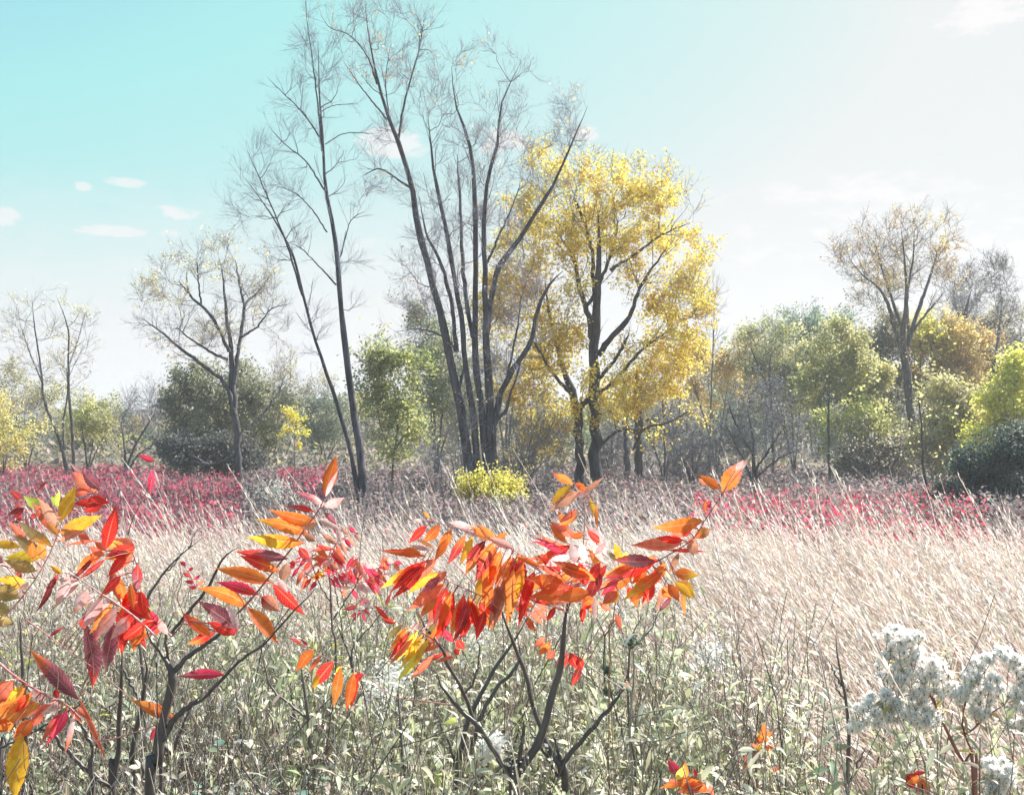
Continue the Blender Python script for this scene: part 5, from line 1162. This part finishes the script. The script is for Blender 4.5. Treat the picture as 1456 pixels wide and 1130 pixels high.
frond(R, [(-15, 930), (20, 960), (60, 985), (95, 1002), (116, 1022)], 2.05,
      '20 968 -14 1000 28 oy;46 985 16 1012 15 or;34 974 10 998 12 y;56 1000 4 1026 26 yo;30 990 -20 1010 26 o;75 1005 44 1018 12 w;86 1012 60 1052 11 kc;95 1008 78 1044 12 k;106 1014 94 1066 9 wc;30 1042 21 1130 31 y;20 1030 -12 1034 18 op;84 992 78 980 9 r;66 992 40 984 13 w;88 1006 66 1000 12 w;46 1022 22 1050 20 o;100 1008 116 1026 9 c;60 1010 48 1030 12 c',
      36, 1.7, (.62, .2, .2), label='low orange leaf with one long golden leaflet hanging to the bottom', dup=0.38)
frond(R, [(182, 760), (190, 735), (212, 690), (219, 662)], 2.3, '220 656 198 647 9 k;216 668 213 700 10 k;219 668 227 690 3 w', 37, .9, (.3, .12, .12), label='lone crimson leaflets on a thin switch')

# --- bare branch left of centre
R = sumac('bare forked grey branch standing among the scarlet leaves on the left', 205, 2.6)
stems_mesh(R, [[(205, 1010, 2.6), (196, 900, 2.2), (208, 855, 2), (228, 820, 1.8), (250, 795, 1.4), (270, 778, 1.1), (296, 760, .6)], [(268, 780, 1), (274, 765, .8), (281, 750, .5)], [(232, 816, 1.2), (250, 800, .9), (265, 775, .5)]], 2.6, (.14, .12, .115))

# --- small crimson and coral sumacs farther back
rr = np.random.default_rng(9)
R = sumac('small crimson and coral sumac seen past the upright orange leaf', 470, 3.1)
stems_mesh(R, [[(478, 960, 1.8), (474, 900, 1.6), (470, 840, 1.4), (465, 790, 1)], [(474, 880, 1.2), (500, 840, 1), (520, 800, .7)], [(472, 860, 1), (450, 820, .8), (440, 790, .6)]], 3.1, (.16, .12, .12))
for i, (rc, n, ln, w, cs) in enumerate([([(465, 800), (472, 780), (490, 765)], 6, 24, 8, ['w', 'k', 'c', 'b']), ([(468, 820), (485, 812), (505, 806)], 6, 20, 7, ['k', 'd', 'k', 'p']),
                                        ([(460, 812), (448, 795), (452, 775)], 6, 22, 8, ['o', 'r', 'w', 'y']), ([(500, 835), (520, 815), (545, 805)], 7, 22, 7, ['c', 'k', 'w', 'w']),
                                        ([(505, 830), (530, 822), (560, 800)], 7, 20, 7, ['k', 'c', 'w']), ([(450, 825), (432, 812), (420, 800)], 5, 20, 7, ['r', 'k', 'c']), ([(470, 800), (480, 770), (505, 758)], 6, 20, 6, ['d', 'w', 'b', 'k'])]):
    frond(R, rc, 3.1, auto(rc, n, ln, w, cs, rr), 50 + i, .7, (.5, .15, .18))
R = sumac('tiny crimson sumac seedling with narrow drooping leaflets in the grass', 512, 3.3)
stems_mesh(R, [[(512, 980, 1.2), (514, 900, 1.1), (512, 865, .8)]], 3.3, (.2, .14, .12))
frond(R, [(512, 868), (500, 858), (490, 864)], 3.3, '510 862 488 866 7 d;512 860 520 850 9 p;516 852 526 856 7 p;508 870 498 876 5 k;512 870 502 882 5 k;514 870 520 882 5 k;516 866 526 872 5 k;486 848 494 836 9 c;476 830 492 838 5 k;548 862 556 842 5 d;536 826 546 830 8 d', 60, .8, (.4, .1, .12))
R = sumac('low orange sumac sprig cut by the bottom edge right of centre', 975, 2.0)
stems_mesh(R, [[(985, 1180, 2), (984, 1140, 1.6), (975, 1100, 1)]], 2.0, (.2, .1, .08))
frond(R, [(985, 1130), (975, 1105), (960, 1092)], 2.0, '990 1106 942 1118 15 o;992 1112 950 1108 12 oc;1008 1126 980 1106 13 o;1000 1115 965 1124 15 o;975 1106 974 1084 11 mo;966 1104 950 1080 15 k;968 1106 956 1090 9 p;962 1108 972 1088 10 l;990 1104 986 1092 6 r;1004 1108 1014 1130 10 wc;950 1112 944 1106 8 w', 61, .9, (.4, .12, .1))
R = sumac('small flame orange seedling on a thin dark stem in the weeds', 1075, 2.3)
stems_mesh(R, [[(1075, 1130, 1.6), (1075, 1090, 1.4), (1075, 1060, 1)]], 2.3, (.2, .1, .09))
frond(R, [(1075, 1070), (1082, 1060), (1086, 1045)], 2.3, '1085 1046 1087 1028 9 o;1084 1056 1078 1042 10 oy;1086 1054 1098 1040 9 o;1084 1060 1072 1064 9 y;1088 1062 1104 1058 8 oc;1080 1056 1076 1048 8 mo;1090 1066 1098 1060 7 r;1062 1082 1060 1074 6 o;1056 1094 1064 1088 7 m;1098 1096 1108 1090 6 c;1076 1062 1068 1056 5 c', 62, .8, (.4, .12, .1))
R = sumac('curled orange red sprig under the white asters', 1303, 2.05)
stems_mesh(R, [[(1312, 1180, 1.6), (1310, 1130, 1.4), (1304, 1110, 1)]], 2.05, (.2, .1, .09))
frond(R, [(1308, 1125), (1304, 1110), (1298, 1104)], 2.05, '1302 1106 1288 1100 12 rd;1300 1120 1288 1104 12 r;1304 1122 1320 1106 13 o;1310 1104 1290 1112 10 oy;1316 1128 1322 1112 8 c;1298 1100 1316 1098 7 r', 63, .8, (.4, .12, .1))
R = sumac('bright yellow young leaf between the central tuft and the long right hand leaf', 878, 2.4)
stems_mesh(R, [[(866, 960, 1.2), (872, 880, 1), (879, 810, .8), (880, 796, .6)]], 2.4, (.3, .2, .1))
frond(R, [(880, 800), (880, 792), (878, 786)], 2.4, '882 796 874 772 12 y;884 795 892 785 8 l;876 796 866 784 7 v', 64, .7, (.5, .4, .1))
